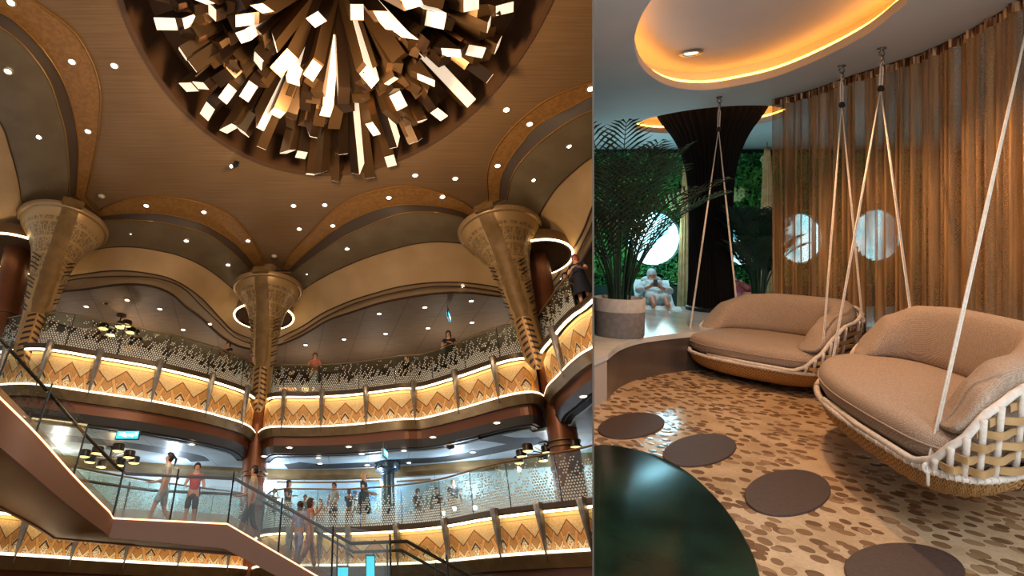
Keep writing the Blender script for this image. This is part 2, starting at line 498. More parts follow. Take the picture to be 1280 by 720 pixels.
def band(name, k1, k2, m, n=4, sag=0, dz=0):
    bm = BM(); a, b = CV[k1], CV[k2]
    loft(bm, lerp_rows(a, b, n, sag))
    if dz: bmesh.ops.translate(bm, verts=bm.verts[:], vec=(0, 0, dz))
    r = bmesh.ops.extrude_face_region(bm, geom=bm.faces[:])
    bmesh.ops.translate(bm, verts=[v for v in r['geom'] if isinstance(v, bmesh.types.BMVert)], vec=(0, 0, .05))
    bmesh.ops.recalc_face_normals(bm, faces=bm.faces[:])
    return struct(name, bm, m, side='L', smooth=.7)
band('ceiling_inlay_band', 'A', 'B', M_ORANGE, 2)
band('ceiling_groove_band', 'B', 'C', M_GROOVE, 2)
band('ceiling_olive_band', 'C', 'D', M_OLIVE, 6, -.05)
band('ceiling_cream_vault', 'D', 'E1', M_CREAM, 10, .12)
band('ceiling_border_band', 'E1', 'E3', mottled('border_tan', '#a5855f', '#ab8c66', 1, .6), 2)
def trim_line(i, key, m, r, dz):
    bm = BM(); tube(bm, [p+Vector((0, 0, dz)) for p in CV[key]], r, 6)
    struct('trim_%d' % i, bm, m, side='L', smooth=.8)
trim_line(1, 'A', M_GOLDLINE, .022, -.01); trim_line(2, 'B', M_GOLDLINE, .02, -.01); trim_line(3, 'C', M_GOLDLINE, .02, -.01)
trim_line(4, 'E1', M_LINE, .028, -.01); trim_line(5, 'E2', M_LINE, .028, -.02); trim_line(6, 'E3', M_LINE, .05, -.02); trim_line(7, 'D', M_LINE, .02, -.01)
c = CV['E3']
pl = [(p.x, p.y) for p in c]
bm = BM(); poly(bm, pl+[(24, c[-1].y+6), (24, 33), (-26, 33), (-26, c[0].y)], z=12.03, thick=.1)
struct('ceiling_upper_deck', bm, M_PLANK, side='L')

# ================================================================ ATRIUM: chandelier
ch = thing('chandelier', 'huge burst chandelier of bronze bars with glowing square ends', 'chandelier', loc=(ECX, ECY, 15.4))
O = Ly(422, -45, 8.3)
def dome(px, py, k=1.0):
    z = 13.6
    for _ in range(12):
        p = Lz(px, py, z); d = p-Vector((ECX, ECY, 0))
        rho = math.hypot(d.x*EAX.x+d.y*EAX.y and (d.x*EAX.x+d.y*EAX.y)/EA, (d.x*EBX.x+d.y*EBX.y)/EB)
        z = .5*z+.5*(12.75+1.15*min(rho, 1.05)**2*k)
    return Lz(px, py, z)
def bar(end, w, twist, slant, length, mt, lit):
    ax = (end-O).normalized(); L = (end-O).length
    start = O+ax*max(.6, L-length)
    if start.z > 15.35: start = start+ax*((start.z-15.35)/max(.05, -ax.z)) if ax.z < -.02 else start
    u = ax.cross(Vector((0, 0, 1))).normalized(); v = u.cross(ax)
    R = Matrix.Rotation(twist, 3, ax); u = R @ u; v = R @ v
    bm = BM(); q = [(-1, -1), (1, -1), (1, 1), (-1, 1)]
    A = [bm.verts.new(start+(u*a+v*b)*w*.5-ch.location) for a, b in q]
    B = [bm.verts.new(end+(u*a+v*b)*w*.5+ax*(slant*w*b)-ch.location) for a, b in q]
    for k in range(4):
        f = bm.faces.new((A[k], A[(k+1) % 4], B[(k+1) % 4], B[k]))
    bm.faces.new(A[::-1]); f = bm.faces.new(B)
    if lit == 2:                                     # one long side glows too
        vis = max(range(4), key=lambda k: -((A[k].co+A[(k+1) % 4].co+B[k].co+B[(k+1) % 4].co)*.25-(start+end)*.5+ch.location).z if True else 0)
    bmesh.ops.recalc_face_normals(bm, faces=bm.faces[:])
    o = obj('bar', bm, mt, ch)
    bpy.context.view_layer.update() if False else None
    if lit:
        g = BM(); e = ax*.012
        D = [g.verts.new(end+(u*a+v*b)*w*.46+ax*(slant*w*b)+e-ch.location) for a, b in q]
        C = [g.verts.new(end+(u*a+v*b)*w*.46+ax*(slant*w*b)-e-ch.location) for a, b in q]
        g.faces.new(D); g.faces.new(C[::-1])
        for k in range(4): g.faces.new((C[k], C[(k+1) % 4], D[(k+1) % 4], D[k]))
        if lit == 2:
            # glowing long side panel: the side that faces down most
            best = None
            for k in range(4):
                m_ = ((u*q[k][0]+v*q[k][1])+(u*q[(k+1) % 4][0]+v*q[(k+1) % 4][1]))*.5
                s_ = m_.dot((CAM-end).normalized())+ .5*m_.dot((u))
                if best is None or s_ > best[0]: best = (s_, k, m_)
            _, k, m_ = best; off = m_.normalized()*.015; a, b = q[k]; a2, b2 = q[(k+1) % 4]
            s2 = start.lerp(end, .25)
            P = [s2+(u*a+v*b)*w*.46, s2+(u*a2+v*b2)*w*.46, end+(u*a2+v*b2)*w*.46+ax*(slant*w*b2), end+(u*a+v*b)*w*.46+ax*(slant*w*b)]
            P1 = [g.verts.new(p+off+m_*w*.04-ch.location) for p in P]; P0 = [g.verts.new(p-ch.location) for p in P]
            g.faces.new(P1); g.faces.new(P0[::-1])
            for i in range(4): g.faces.new((P0[i], P0[(i+1) % 4], P1[(i+1) % 4], P1[i]))
        bmesh.ops.recalc_face_normals(g, faces=g.faces[:])
        obj('lamp_face', g, M_BARLIT, o, label='glowing white face')
ENDS = [(228, 40, 1), (205, 5, 1), (85, 80, 2), (345, 65, 1), (398, 30, 1), (330, 122, 2), (130, 180, 1), (180, 210, 1), (150, 290, 1), (190, 285, 1), (215, 365, 1),
        (285, 305, 1), (290, 425, 1), (355, 295, 1), (380, 205, 2), (435, 140, 1), (330, 440, 1), (400, 470, 1), (385, 400, 2), (497, 270, 2), (575, 65, 1), (565, 232, 1),
        (445, 375, 1), (480, 505, 1), (525, 515, 1), (555, 430, 1), (555, 580, 1), (608, 370, 2), (590, 575, 1), (645, 590, 1), (655, 505, 1), (712, 560, 2), (752, 575, 1),
        (760, 425, 1), (745, 250, 2), (710, 40, 1), (790, 55, 1), (860, 115, 2), (965, 65, 2), (825, 270, 1), (845, 330, 1), (930, 262, 1), (835, 475, 2), (820, 530, 1),
        (920, 405, 1), (980, 378, 1), (1015, 175, 1), (1080, 340, 2), (1100, 170, 1), (1135, 250, 1), (1150, 80, 1), (1180, 150, 1), (1200, 30, 1), (1090, 15, 2), (905, 470, 1), (890, 5, 1)]
rng = random.Random(3)
for zx, zy, l in ENDS:
    bar(dome(180+zx/2.667, zy/2.667), rng.uniform(.30, .38), rng.uniform(-.8, .8), rng.uniform(-.7, 1.0), rng.uniform(3.2, 5.2), M_BAR if rng.random() < .6 else M_BARD, l)
for k in range(96):
    a = rng.uniform(.02*PI, .98*PI); r = rng.uniform(.5, .92)
    x = 420+ (238*r)*math.cos(a); y = -10+ (205*r)*math.sin(a)
    if y < -30: continue
    bar(dome(x, y, .9)+Vector((0, 0, rng.uniform(.1, .5))), rng.uniform(.28, .42), rng.uniform(-.8, .8), rng.uniform(-.5, .8), rng.uniform(2.5, 5), M_BAR if rng.random() < .5 else M_BARD, 0)
for k in range(26):                                   # the part above the frame
    a = rng.uniform(0, 2*PI); r = rng.uniform(.1, .8)
    e = Vector((ECX, ECY-2.4, 12.8))+EBX*4.2*r*math.cos(a)+EAX*2.6*r*math.sin(a)
    bar(e+Vector((0, 0, r*.9)), .4, rng.uniform(-.8, .8), .2, 2.6, M_BAR, 1 if k % 2 else 0)

# ================================================================ ATRIUM: decks
D3W = [[(-60, 462), (-20, 449), (10, 443), (27, 441), (50, 440), (75, 442.5), (125, 451), (192, 462.5), (250, 476), (280, 485), (300, 492), (312, 499), (318, 508)],
       [(331, 510), (335, 504), (342, 500), (355, 499), (395, 499), (445, 496), (500, 489), (530, 487), (580, 472.5), (620, 459), (645, 452.5), (659, 452), (668, 459)],
       [(681, 452), (685, 440), (697, 426), (710, 410), (725, 396), (742, 384), (790, 340)]]
D2W = [[(-60, 640), (0, 644), (60, 650), (150, 660), (240, 668), (300, 673), (312, 680)],
       [(322, 680), (330, 672), (350, 669), (380, 669), (438, 669), (500, 666), (555, 661), (620, 650), (680, 642.5), (742, 636), (800, 626)]]
def deck_curve(pts, z, n=70):
    return [Lz(p.x, p.y, z) for p in catmull([(x, y, 0) for x, y in pts], n)]
Z3 = 8.05; Z2 = 3.5
C3 = [deck_curve(p, Z3) for p in D3W]; C2 = [deck_curve(p, Z2) for p in D2W]
trimno = [10]
def tr(bm, m, **k):
    trimno[0] += 1
    return struct('trim_%d' % trimno[0], bm, m, side='L', **k)
BLADEPX = {}
def deck(curve, z, h, bladepx, tall, name):
    s = arclen([Vector((p.x, p.y, 0)) for p in curve])
    # u runs so that blades sit on whole numbers of two repeats
    pxs = []
    for p in curve:
        q = RW.transposed() @ (p-CAM); pxs.append(PX+F*q.x/q.y)
    def s_at(px):
        for i in range(len(pxs)-1):
            if pxs[i] <= px <= pxs[i+1]:
                return s[i]+(s[i+1]-s[i])*(px-pxs[i])/(pxs[i+1]-pxs[i]), i
        return None, None
    keys = [(s_at(px)[0], 2*k) for k, px in enumerate(bladepx)]
    sp = (keys[-1][0]-keys[0][0])/(keys[-1][1]-keys[0][1]) if len(keys) > 1 else .85
    def uof(x):
        if x <= keys[0][0]: return (x-keys[0][0])/sp+.5
        for (a, ka), (b, kb) in zip(keys, keys[1:]):
            if x <= b: return ka+(kb-ka)*(x-a)/(b-a)+.5
        return keys[-1][1]+(x-keys[-1][0])/sp+.5
    us = [uof(x) for x in s]
    bm = BM(); sweep(bm, curve, [(.0, z-h), (.04, z-h), (.04, z), (.0, z)], uv=True, useg=us); tr(bm, M_FASCIA)
    bm = BM(); sweep(bm, curve, [(-.25, z+.05), (.22, z+.05), (.24, z+.08), (.24, z+.20), (-.25, z+.20)]); tr(bm, M_LEDGE, smooth=.5)
    bm = BM(); sweep(bm, curve, [(.15, z+.0), (.21, z+.0), (.21, z+.045), (.15, z+.045)]); tr(bm, M_STRIP)
    bm = BM(); sweep(bm, curve, [(.13, z-h-.03), (.20, z-h-.03), (.20, z-h+.03), (.13, z-h+.03)]); tr(bm, M_STRIPLOW)
    bm = BM(); sweep(bm, curve, [(-.1, z-h-.32), (.12, z-h-.32), (.22, z-h-.06), (.22, z-h-.035), (-.1, z-h-.035)]); tr(bm, M_BRONZE, smooth=.3)
    bm = BM(); sweep(bm, curve, [(-.3, z-h-.62), (-.02, z-h-.62), (-.02, z-h-.32), (-.3, z-h-.32)]); tr(bm, M_COPPER)
    bm = BM(); sweep(bm, curve, [(-.5, z-h-.86), (-.10, z-h-.86), (.0, z-h-.62), (-.5, z-h-.62)]); tr(bm, M_STEEL)
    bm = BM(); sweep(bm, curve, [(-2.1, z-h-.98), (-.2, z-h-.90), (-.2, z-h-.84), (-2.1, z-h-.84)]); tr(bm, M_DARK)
    bm = BM(); sweep(bm, curve, [(-14, z-.1), (-.0, z-.1), (-.0, z+.04), (-14, z+.04)]) if False else None
    nn = normals2(curve)
    for px in bladepx:
        sv, i = s_at(px)
        if sv is None: continue
        f = (sv-s[i])/(s[i+1]-s[i]); p = curve[i].lerp(curve[i+1], f); n = nn[i].lerp(nn[i+1], f).normalized()
        t = Vector((-n.y, n.x, 0))
        M = Matrix(((t.x, -n.x, 0, p.x), (t.y, -n.y, 0, p.y), (0, 0, 1 if h > 1 else .82, z), (0, 0, 0, 1)))
        yield M
def blade_bm():
    bm = BM(); H = 1.55; L = 1.0
    secs = [(.30, .08, .30), (.28, .115, .34), (.20, .13, .36), (-.05, .115, .335), (-.5, .075, .29), (-1.0, .03, .25), (-1.22, .008, .23)]
    rows = []
    for z, w_, y in secs:
        rows.append([Vector((-w_, -.20, z)), Vector((-w_*.6, -y*.92, z)), Vector((0, -y, z)), Vector((w_*.6, -y*.92, z)), Vector((w_, -.20, z)), Vector((0, -.10, z))])
    loft(bm, rows, closed=True); n = 6
    bm.verts.ensure_lookup_table()
    bm.faces.new([bm.verts[i] for i in range(n)]); bm.faces.new([bm.verts[len(rows)*n-n+i] for i in range(n)][::-1])
    bmesh.ops.recalc_face_normals(bm, faces=bm.faces[:]); return bm
blade0 = None; FINK = {}
ORD = 'first second third fourth fifth sixth seventh eighth ninth tenth eleventh twelfth thirteenth fourteenth fifteenth sixteenth seventeenth eighteenth nineteenth twentieth'.split()
B3 = [[15, 62, 122, 196, 260, 302], [356, 404, 460, 517, 574, 622], [702]]
B2 = [[-32, 30, 95, 160, 225, 285], [362, 400, 437, 500, 564, 627, 680, 735]]
cnt = 0
for level, curves, z, h, bl in ((3, C3, Z3, 1.05, B3), (2, C2, Z2, .82, B2)):
    for ci, (cv, bp) in enumerate(zip(curves, bl)):
        for M in deck(cv, z, h, bp, 1.3, ''):
            cnt += 1
            if blade0 is None:
                blade0 = obj('wall_fin', blade_bm(), M_BLADE, M=M, smooth=.6)
                b = blade0
            else:
                b = blade0.copy(); col.objects.link(b); b.matrix_world = M
            k_ = FINK.get((level, ci), 0); FINK[(level, ci)] = k_+1
            lv = 'upper' if level == 3 else 'lower'
            bay = {(3, 0): 'before the middle column', (3, 1): 'past the middle column', (3, 2): 'past the leaning column',
                   (2, 0): 'behind the staircase', (2, 1): 'past the middle column'}[(level, ci)]
            tag(b, '%s pewter fin along the %s balcony front %s' % (ORD[k_], lv, bay), 'wall fin', 'fins on the %s balcony front' % lv)
# slabs
def slab(name, curves, z, m, th=.12, off=.0, back=32):
    pts = [q for c in curves for q in [(p.x-n.x*off, p.y-n.y*off) for p, n in zip(c, normals2(c))]]
    bm = BM(); poly(bm, pts+[(24, pts[-1][1]), (24, back), (-26, back), (-26, pts[0][1])], z=z, thick=th)
    return struct(name, bm, m, side='L')
slab('floor_upper_deck', C3, Z3+.03, M_FLOORD, .12)
slab('ceiling_lower_deck', C3, Z3-1.05-.95, M_D2CEIL, .08, .4)
slab('floor_lower_deck', C2, Z2+.03, M_FLOORD, .12)
slab('ceiling_ground_deck', C2, Z2-.82-.95, M_D2CEIL, .08, .4)
bm = BM(); box(bm, (0, 14, -.1), (54, 44, .2)); struct('floor_atrium', bm, M_FLOORA, side='L')
# back walls of both decks
def back_curve(pts): return [Vector((p.x, p.y, 0)) for p in catmull([(x, y, 0) for x, y in pts], 60)]
BW = back_curve([(-19, 14), (-14, 18.5), (-8.5, 21.6), (-3, 22.9), (1, 22.5), (3.6, 21.5), (6.2, 20.6), (10, 19.2), (16, 15)])
bm = BM(); sweep(bm, BW, [(-.2, Z2+.1), (0, Z2+.1), (0, 6.1), (-.2, 6.1)]); struct('wall_lower_deck', bm, M_D2WALL, side='L')
bm = BM(); sweep(bm, BW, [(-.05, 5.72), (.25, 5.72), (.35, 5.85), (.35, 6.06), (-.05, 6.06)]); tr(bm, M_BRONZE)
BW3 = back_curve([(-17, 20), (-13, 24), (-8, 27.5), (-3, 29.0), (2, 28.4), (6, 26.6), (10, 24.5), (16, 19)])
bm = BM(); sweep(bm, BW3, [(-.2, Z3+.1), (0, Z3+.1), (0, 12.04), (-.2, 12.04)]); struct('wall_upper_deck', bm, M_D3WALL, side='L')
bm = BM(); sweep(bm, BW3, [(-.05, 11.6), (.7, 11.75), (.9, 11.95), (.9, 12.03), (-.05, 12.03)]); tr(bm, M_LINE)
bm = BM(); sweep(bm, back_curve([(-17, 15), (-10, 22), (0, 24), (10, 20), (16, 15)]), [(-.2, 0), (0, 0), (0, 1.5), (-.2, 1.5)]); struct('wall_ground_deck', bm, M_D2WALL, side='L')

# railings
def railing(curve, z, name_label, hgt=1.15, step=1.45, gmat=None, hr=M_HANDRAIL, cat='railing', skip=()):
    s = arclen([Vector((p.x, p.y, 0)) for p in curve]); n = max(1, round(s[-1]/step)); L = s[-1]/n
    mid = curve[len(curve)//2]
    root = thing('glass_railing', name_label, cat, loc=(mid.x, mid.y, z))
    base = Vector((mid.x, mid.y, z))
    R = resample([Vector((p.x, p.y, 0)) for p in curve], n*8+1)
    for k in range(n):
        seg = R[k*8:k*8+9]
        # shorten a little so that neighbouring panes show a joint
        seg = [seg[0].lerp(seg[1], .12)]+seg[1:-1]+[seg[-1].lerp(seg[-2], .12)]
        bm = BM(); sweep(bm, seg, [(-.008, 0), (.008, 0), (.008, hgt-.05), (-.008, hgt-.05)])
        Lu = bm.loops.layers.uv.verify()
        for f in bm.faces:
            for l in f.loops:
                v = l.vert.co; j = min(range(len(seg)), key=lambda i: (seg[i]-Vector((v.x, v.y, 0))).length)
                l[Lu].uv = (k*L+j*L/8, v.z)
        bmesh.ops.translate(bm, verts=bm.verts[:], vec=(-base.x, -base.y, 0))
        o = obj('glass_panel', bm, gmat or M_DOTGLASS, root, side='L', M=Matrix.Translation(base))
    bm = BM(); tube(bm, [Vector((p.x, p.y, hgt))-Vector((base.x, base.y, 0)) for p in R], .028, 8)
    obj('handrail', bm, hr, root, smooth=.8, side='L', M=Matrix.Translation(base))
    for k in range(n+1):
        p = R[k*8]; bm = BM(); box(bm, (p.x-base.x, p.y-base.y, hgt/2), (.018, .035, hgt))
        obj('post', bm, M_POST, root)
    return root
def clipc(curve, off=-.02, pad=0):
    c = [Vector((p.x-n.x*(-off), p.y-n.y*(-off), 0)) for p, n in zip(curve, normals2(curve))]
    return [p for p in c if (Vector((p.x, p.y, Z3))-CAM).dot(DN) < -.35]
railing(clipc(C3[0][6:]), Z3+.20, 'dotted glass railing of the upper balcony beside the stair, from flared column to centre column')
railing(clipc(C3[1]), Z3+.20, 'dotted glass railing of the upper balcony between centre column and tilted column')
railing(clipc(C3[2]), Z3+.20, 'short dotted glass railing of the upper balcony curving up behind the copper column')
railing(clipc(C2[1]), Z2+.20, 'dotted glass railing of the lower balcony beyond the descending stair')
railing(clipc(C2[0][10:]), Z2+.20, 'dotted glass railing of the lower balcony behind the stair landing')

# ================================================================ ATRIUM: columns with flared capitals
CAPS = [('wide pierced gold column beside the upper stair, cut by the frame edge', (80, 276), (25, 405), (26, 8.2)),
        ('slender pierced gold column in the middle between the two bays', (335, 363), (326, 470), None),
        ('pierced gold column with leaning flared top, nearest the lounge partition', (624, 276), (668, 415), None)]
def capital(label, Y, topx, botx, ringpx, cpx, cy, spine_a, seg_label):
    """Y forward distance; topx, botx: plan x at z 13.4 and at z 8"""
    ax = lambda z: (topx+(botx-topx)*(12.9-z)/4.9, Y)
    root = thing('flared_column', label, 'column', loc=(ax(0.0)[0]*0+ax(8)[0], Y, 0))
    off = Vector((root.location.x, root.location.y, 0))
    axl = lambda z: (ax(z)[0]-off.x, 0)
    prof = [(.38, 8.0), (.39, 8.6), (.42, 9.3), (.49, 9.9), (.58, 10.6), (.70, 11.3), (.86, 11.85), (1.12, 12.28), (1.38, 12.6), (1.47, 12.82)]
    P = catmull([(r, z, 0) for r, z in prof], 28); P = [(p.x*.94, p.y) for p in P]
    bm = BM(); lathe(bm, P, 56, axis=axl, uv=True)
    obj('capital', bm, M_LATTICE, root, smooth=1.0)
    bm = BM(); lathe(bm, [(1.34, 12.78), (1.45, 12.80), (1.49, 12.86), (1.49, 12.97), (1.42, 13.02), (1.25, 13.1), (.35, 13.12), (.35, 14.0)], 56, axis=axl)
    obj('rim', bm, mat('rim_gold_'+str(int(Y*10)+int(topx)), '#9a7a52', .4, .3), root, smooth=.6)
    # smooth spine strip down the front
    bm = BM(); rows = []
    for r, z in P[2:]:
        hw = .26 if z > 9.6 else .2
        aa = hw/max(r, .3)
        rows.append([Vector((axl(z)[0]+(r+.025)*math.cos(spine_a+aa*k/3), (r+.025)*math.sin(spine_a+aa*k/3), z)) for k in range(-3, 4)])
    r, z = P[-1]; aa = .3/r
    rows.append([Vector((axl(z)[0]+(r+.2)*math.cos(spine_a+aa*k/3), (r+.2)*math.sin(spine_a+aa*k/3), z+.06)) for k in range(-3, 4)])
    rows.append([Vector((axl(z)[0]+(r+.2)*math.cos(spine_a+aa*k/3), (r+.2)*math.sin(spine_a+aa*k/3), z+.30)) for k in range(-3, 4)])
    loft(bm, rows); r = bmesh.ops.solidify(bm, geom=bm.faces[:], thickness=.02)
    obj('spine', bm, M_GOLD, root, smooth=.8)
    # slots either side of the spine on the throat
    bm = BM()
    for sgn in (-1, 1):
        for z, n in ((11.2, 2), (10.9, 2), (10.4, 3), (9.9, 2), (9.5, 2)):
            for k in range(n):
                zz = z-.13*k; rr = None
                for (r1, z1), (r2, z2) in zip(P, P[1:]):
                    if z1 <= zz <= z2: rr = r1+(r2-r1)*(zz-z1)/(z2-z1)
                a = spine_a+sgn*(.30+.26/rr)
                pts = []
                for t in range(4):
                    a2 = a+sgn*t*.10/rr*.9; z3 = zz+t*.065
                    pts.append(Vector((axl(z3)[0]+(rr+.02+t*.02)*math.cos(a2), (rr+.02+t*.02)*math.sin(a2), z3)))
                tube(bm, pts, .019, 5)
    obj('slots', bm, M_RAILDARK, root)
    # chevron tongue that hangs below the throat, in front of the round shaft
    bm = BM(); Lu = bm.loops.layers.uv.verify(); rows = []
    for i in range(13):
        z = 9.3-1.75*i/12; hw = .33 if i < 10 else .33*(1-(i-9)/4.2)
        rows.append([Vector((axl(z)[0]+.44*math.cos(spine_a+hw*k/1.5), .44*math.sin(spine_a+hw*k/1.5)+0, z)) for k in range(-4, 5)])
    V = [[bm.verts.new(p) for p in r] for r in rows]
    for i in range(12):
        for k in range(8):
            f = bm.faces.new((V[i][k], V[i+1][k], V[i+1][k+1], V[i][k+1]))
            for l, (a, b) in zip(f.loops, ((k, i), (k, i+1), (k+1, i+1), (k+1, i))): l[Lu].uv = (a/8, b/12)
    obj('tongue', bm, M_CHEV, root)
    return root, ax
def col_root(i, Yc, top_px, top_y, bot_px, bot_z, sa, label):
    tx = xat(top_px, Yc, 12.9); bx = xat(bot_px, Yc, bot_z)
    r, ax = capital(label, Yc, tx, bx+(tx-bx)*(8-bot_z)/(13.4-bot_z) if bot_z != 8 else bx, None, None, None, sa, '')
    return tx, bx, r
def shaft(Y, px1, z1, px2, z2, zt, label, root=None):
    x1 = xat(px1, Y, z1); x2 = xat(px2, Y, z2)
    ax = lambda z: (x1+(x2-x1)*(z-z1)/(z2-z1)-root.location.x, Y-root.location.y)
    bm = BM(); lathe(bm, [(.44, 0.0), (.44, 4.9), (.47, 4.9), (.47, 5.0), (.44, 5.0), (.44, zt)], 32, axis=ax)
    for z in (5.0,): pass
    obj('shaft', bm, M_COLUMN, root, smooth=.6)
    bm = BM()
    for z in (9.6, 5.5, 5.65): lathe(bm, [(.44, z), (.50, z+.02), (.50, z+.06), (.44, z+.08)], 32, axis=ax)
    obj('collar', bm, M_BRONZE, root, smooth=.6)
    return x1+(x2-x1)*(zt-z1)/(z2-z1)
def ring(x, Y, z, r, label):
    root = thing('ceiling_ring_light', label, 'ceiling light', 'ring lights around the column heads' if False else None, loc=(x, Y, z))
    bm = BM(); lathe(bm, [(0, .06), (r*.96, .06), (r*.96, .0), (r, -.02), (r+.03, 0), (r+.03, .5), (0, .5)], 56); obj('disc', bm, M_DISC, root, smooth=.5)
    bm = BM(); tube(bm, [Vector(((r+.07)*math.cos(2*PI*k/56), (r+.07)*math.sin(2*PI*k/56), .02)) for k in range(56)], .035, 8, closed=True); obj('glow_ring', bm, M_RING, root, smooth=1.0)
    return root
tx, bx, r = col_root(0, 20.6, 335, 0, 326, 8.0, -PI/2-.05, 'slender pierced gold column with a flared top, standing between the two wide bays')
xs = shaft(21.35, 322, 8.0, 327, 11.0, 12.3, '', r); ring(xat(330, 21.7, 12.1), 21.7, 12.12, 1.22, 'glowing ring in the vault behind the middle flared column')
tx, bx, r = col_root(0, 16.2, 624, 0, 672, 8.0, -PI/2-.55, 'pierced gold column leaning out to a flared top over the short balcony')
xs = shaft(16.9, 716, 4.0, 678, 10.5, 12.3, '', r); ring(xat(671, 16.9, 12.0), 16.9, 12.12, 1.22, 'glowing ring in the vault behind the leaning flared column')
tx, bx, r = col_root(0, 15.9, 80, 0, 30, 8.0, -PI/2+.6, 'pierced gold column with a flared top rising behind the upper stair')
xs = shaft(16.5, -12, 6.5, 13, 10.5, 12.3, '', r); ring(xat(22, 16.6, 12.0), 16.6, 12.12, 1.3, 'glowing ring in the vault behind the flared column by the stair')
# ================================================================ ATRIUM: lamps and their light, one added fill
def lamp_light(name, kind, p, power, color, r=.06, spot=None, blend=.6, aim=None, parent=None):
    ld = bpy.data.lights.new(name, kind); ld.energy = power; ld.color = lin(color)[:3]; ld.shadow_soft_size = r
    if kind == 'SPOT': ld.spot_size = math.radians(spot or 120); ld.spot_blend = blend
    o = bpy.data.objects.new(name, ld); col.objects.link(o); o.location = p
    if aim is not None: o.rotation_euler = (Vector(aim)-Vector(p)).to_track_quat('-Z', 'Y').to_euler()
    return o
WARM = '#ffd9a8'; NEUT = '#fff0dc'; COOL = '#cfe6ff'
lamp_light('chandelier_glow', 'POINT', (ECX, ECY+1.0, 10.8), 1400, WARM, .5)
for px, py in ((60, 425), (160, 418), (255, 440), (380, 452), (470, 445), (560, 425), (640, 420)):
    p = Lz(px, py, 11.2); p = Lz(px, py, 11.2)
    lamp_light('upper_deck_glow', 'POINT', (p.x, p.y+1.0, 10.4), 70, NEUT, .1)
nb_ = normals2(BW)
for k_, c_ in ((8, COOL), (15, NEUT), (21, COOL), (27, COOL), (33, COOL), (38, COOL), (43, COOL), (48, COOL)):
    q = BW[k_]+nb_[k_]*1.1; lamp_light('lower_deck_glow', 'POINT', (q.x, q.y, 5.35), 170, c_, .1)
lamp_light('landing_fill', 'POINT', (-5.2, 13.4, 6.4), 220, NEUT, .1)  # no lamp hangs here; added to brighten the people on the landing
lamp_light('rail_glow', 'POINT', (-.5, 17.2, 5.9), 90, NEUT, .1)
LENS = {}
def downlight(p, kind='round', parent=None, label=None, group=None, r=.07, M=None):
    key = (kind, round(r, 3))
    if key not in LENS:
        root = thing('downlight', label, 'downlight', group)
        bm = BM(); lathe(bm, [(r*1.02, 0), (r*1.4, 0), (r*1.45, -.012), (r*1.0, -.02), (r*.98, 0.01)], 20); obj('trim_ring', bm, M_LAMPRIM, root, smooth=.6)
        bm = BM(); lathe(bm, [(0, -.030), (r*.6, -.028), (r*.98, -.012), (r*.98, .01), (0, .01)], 20); obj('lens', bm, M_LAMP, root, smooth=.6)
        LENS[key] = root
    else: root = copy_tree(LENS[key]); tag(root, label, 'downlight', group)
    root.matrix_world = (M @ Matrix.Translation(p)) if M is not None else Matrix.Translation(p)
    return root
MAIN_DL = [(143, 82), (367, 257), (374, 286), (406, 256), (485, 247), (519, 219), (569, 223), (633, 137)]
INLAY_DL = [(14, 3), (90, 77), (110, 164), (183, 257), (255, 265), (310, 301), (416, 282), (486, 247), (553, 246), (622, 207), (662, 155), (738, 111)]
OLIVE_DL = [(10, 89), (48, 171), (54, 233), (164, 293), (233, 301), (285, 331), (385, 343), (434, 311), (509, 288), (541, 285), (668, 225), (712, 183)]
BORDER_DL = [(85, 357), (198, 355), (280, 417), (410, 397), (486, 371), (578, 358), (703, 348)]
PLANK_DL = [(66, 372), (108, 383), (159, 375), (200, 386), (229, 412), (341, 446), (382, 431), (430, 424), (474, 392), (482, 417), (531, 384), (535, 410), (589, 376), (590, 403), (648, 382), (62, 406), (262, 405)]
D2_DL = [(35, 548), (68, 548), (240, 555), (213, 575), (362, 559), (436, 558), (398, 572), (452, 567), (505, 563), (511, 578), (591, 565), (400, 579), (459, 581), (541, 546), (351, 588), (330, 570), (729, 495), (621, 528)]
for lst, z, lab, g in ((INLAY_DL, 13.94, 'small white downlight in the orange ceiling inlay', 'downlights in the orange inlay'),
                       (MAIN_DL, 14.0, 'small white downlight in the brown main ceiling', 'downlights in the brown ceiling'),
                       (OLIVE_DL, 13.42, 'small white downlight in the olive ceiling band', 'downlights in the olive band'),
                       (BORDER_DL, 12.13, 'small white downlight in the tan ceiling border', 'downlights in the tan border'),
                       (PLANK_DL, 12.02, 'small white downlight in the plank ceiling of the upper deck', 'downlights in the plank ceiling'),
                       (D2_DL, 6.04, 'small white downlight in the lower deck ceiling', 'downlights in the lower deck ceiling')):
    for k_, (px, py) in enumerate(sorted(lst)):
        downlight(Lz(px, py, z), label=lab.replace('small', ORD[k_]+' small')+' from the stair side', group=g, r=.085)
# ================================================================ people
def skin_mesh(pts, edges, rad, sub=1, root=0):
    me = bpy.data.meshes.new('tmp'); me.from_pydata([tuple(p) for p in pts], edges, [])
    o = bpy.data.objects.new('tmp', me); col.objects.link(o)
    o.modifiers.new('s', 'SKIN')
    for i, r in enumerate(rad):
        sv = me.skin_vertices[0].data[i]; sv.radius = r if isinstance(r, tuple) else (r, r); sv.use_root = (i == root)
    if sub: m = o.modifiers.new('u', 'SUBSURF'); m.levels = sub; m.render_levels = sub
    dg = bpy.context.evaluated_depsgraph_get(); dg.update()
    r = bpy.data.meshes.new_from_object(o.evaluated_get(dg))
    bpy.data.objects.remove(o); bpy.data.meshes.remove(me)
    return r
def meshobj(name, me, m, parent=None, label=None):
    me.materials.clear(); me.materials.append(m); me.polygons.foreach_set('use_smooth', [True]*len(me.polygons))
    o = bpy.data.objects.new(name, me); col.objects.link(o)
    if parent: o.parent = parent
    if label: o['label'] = label
    return o
V3 = lambda *a: Vector(a)
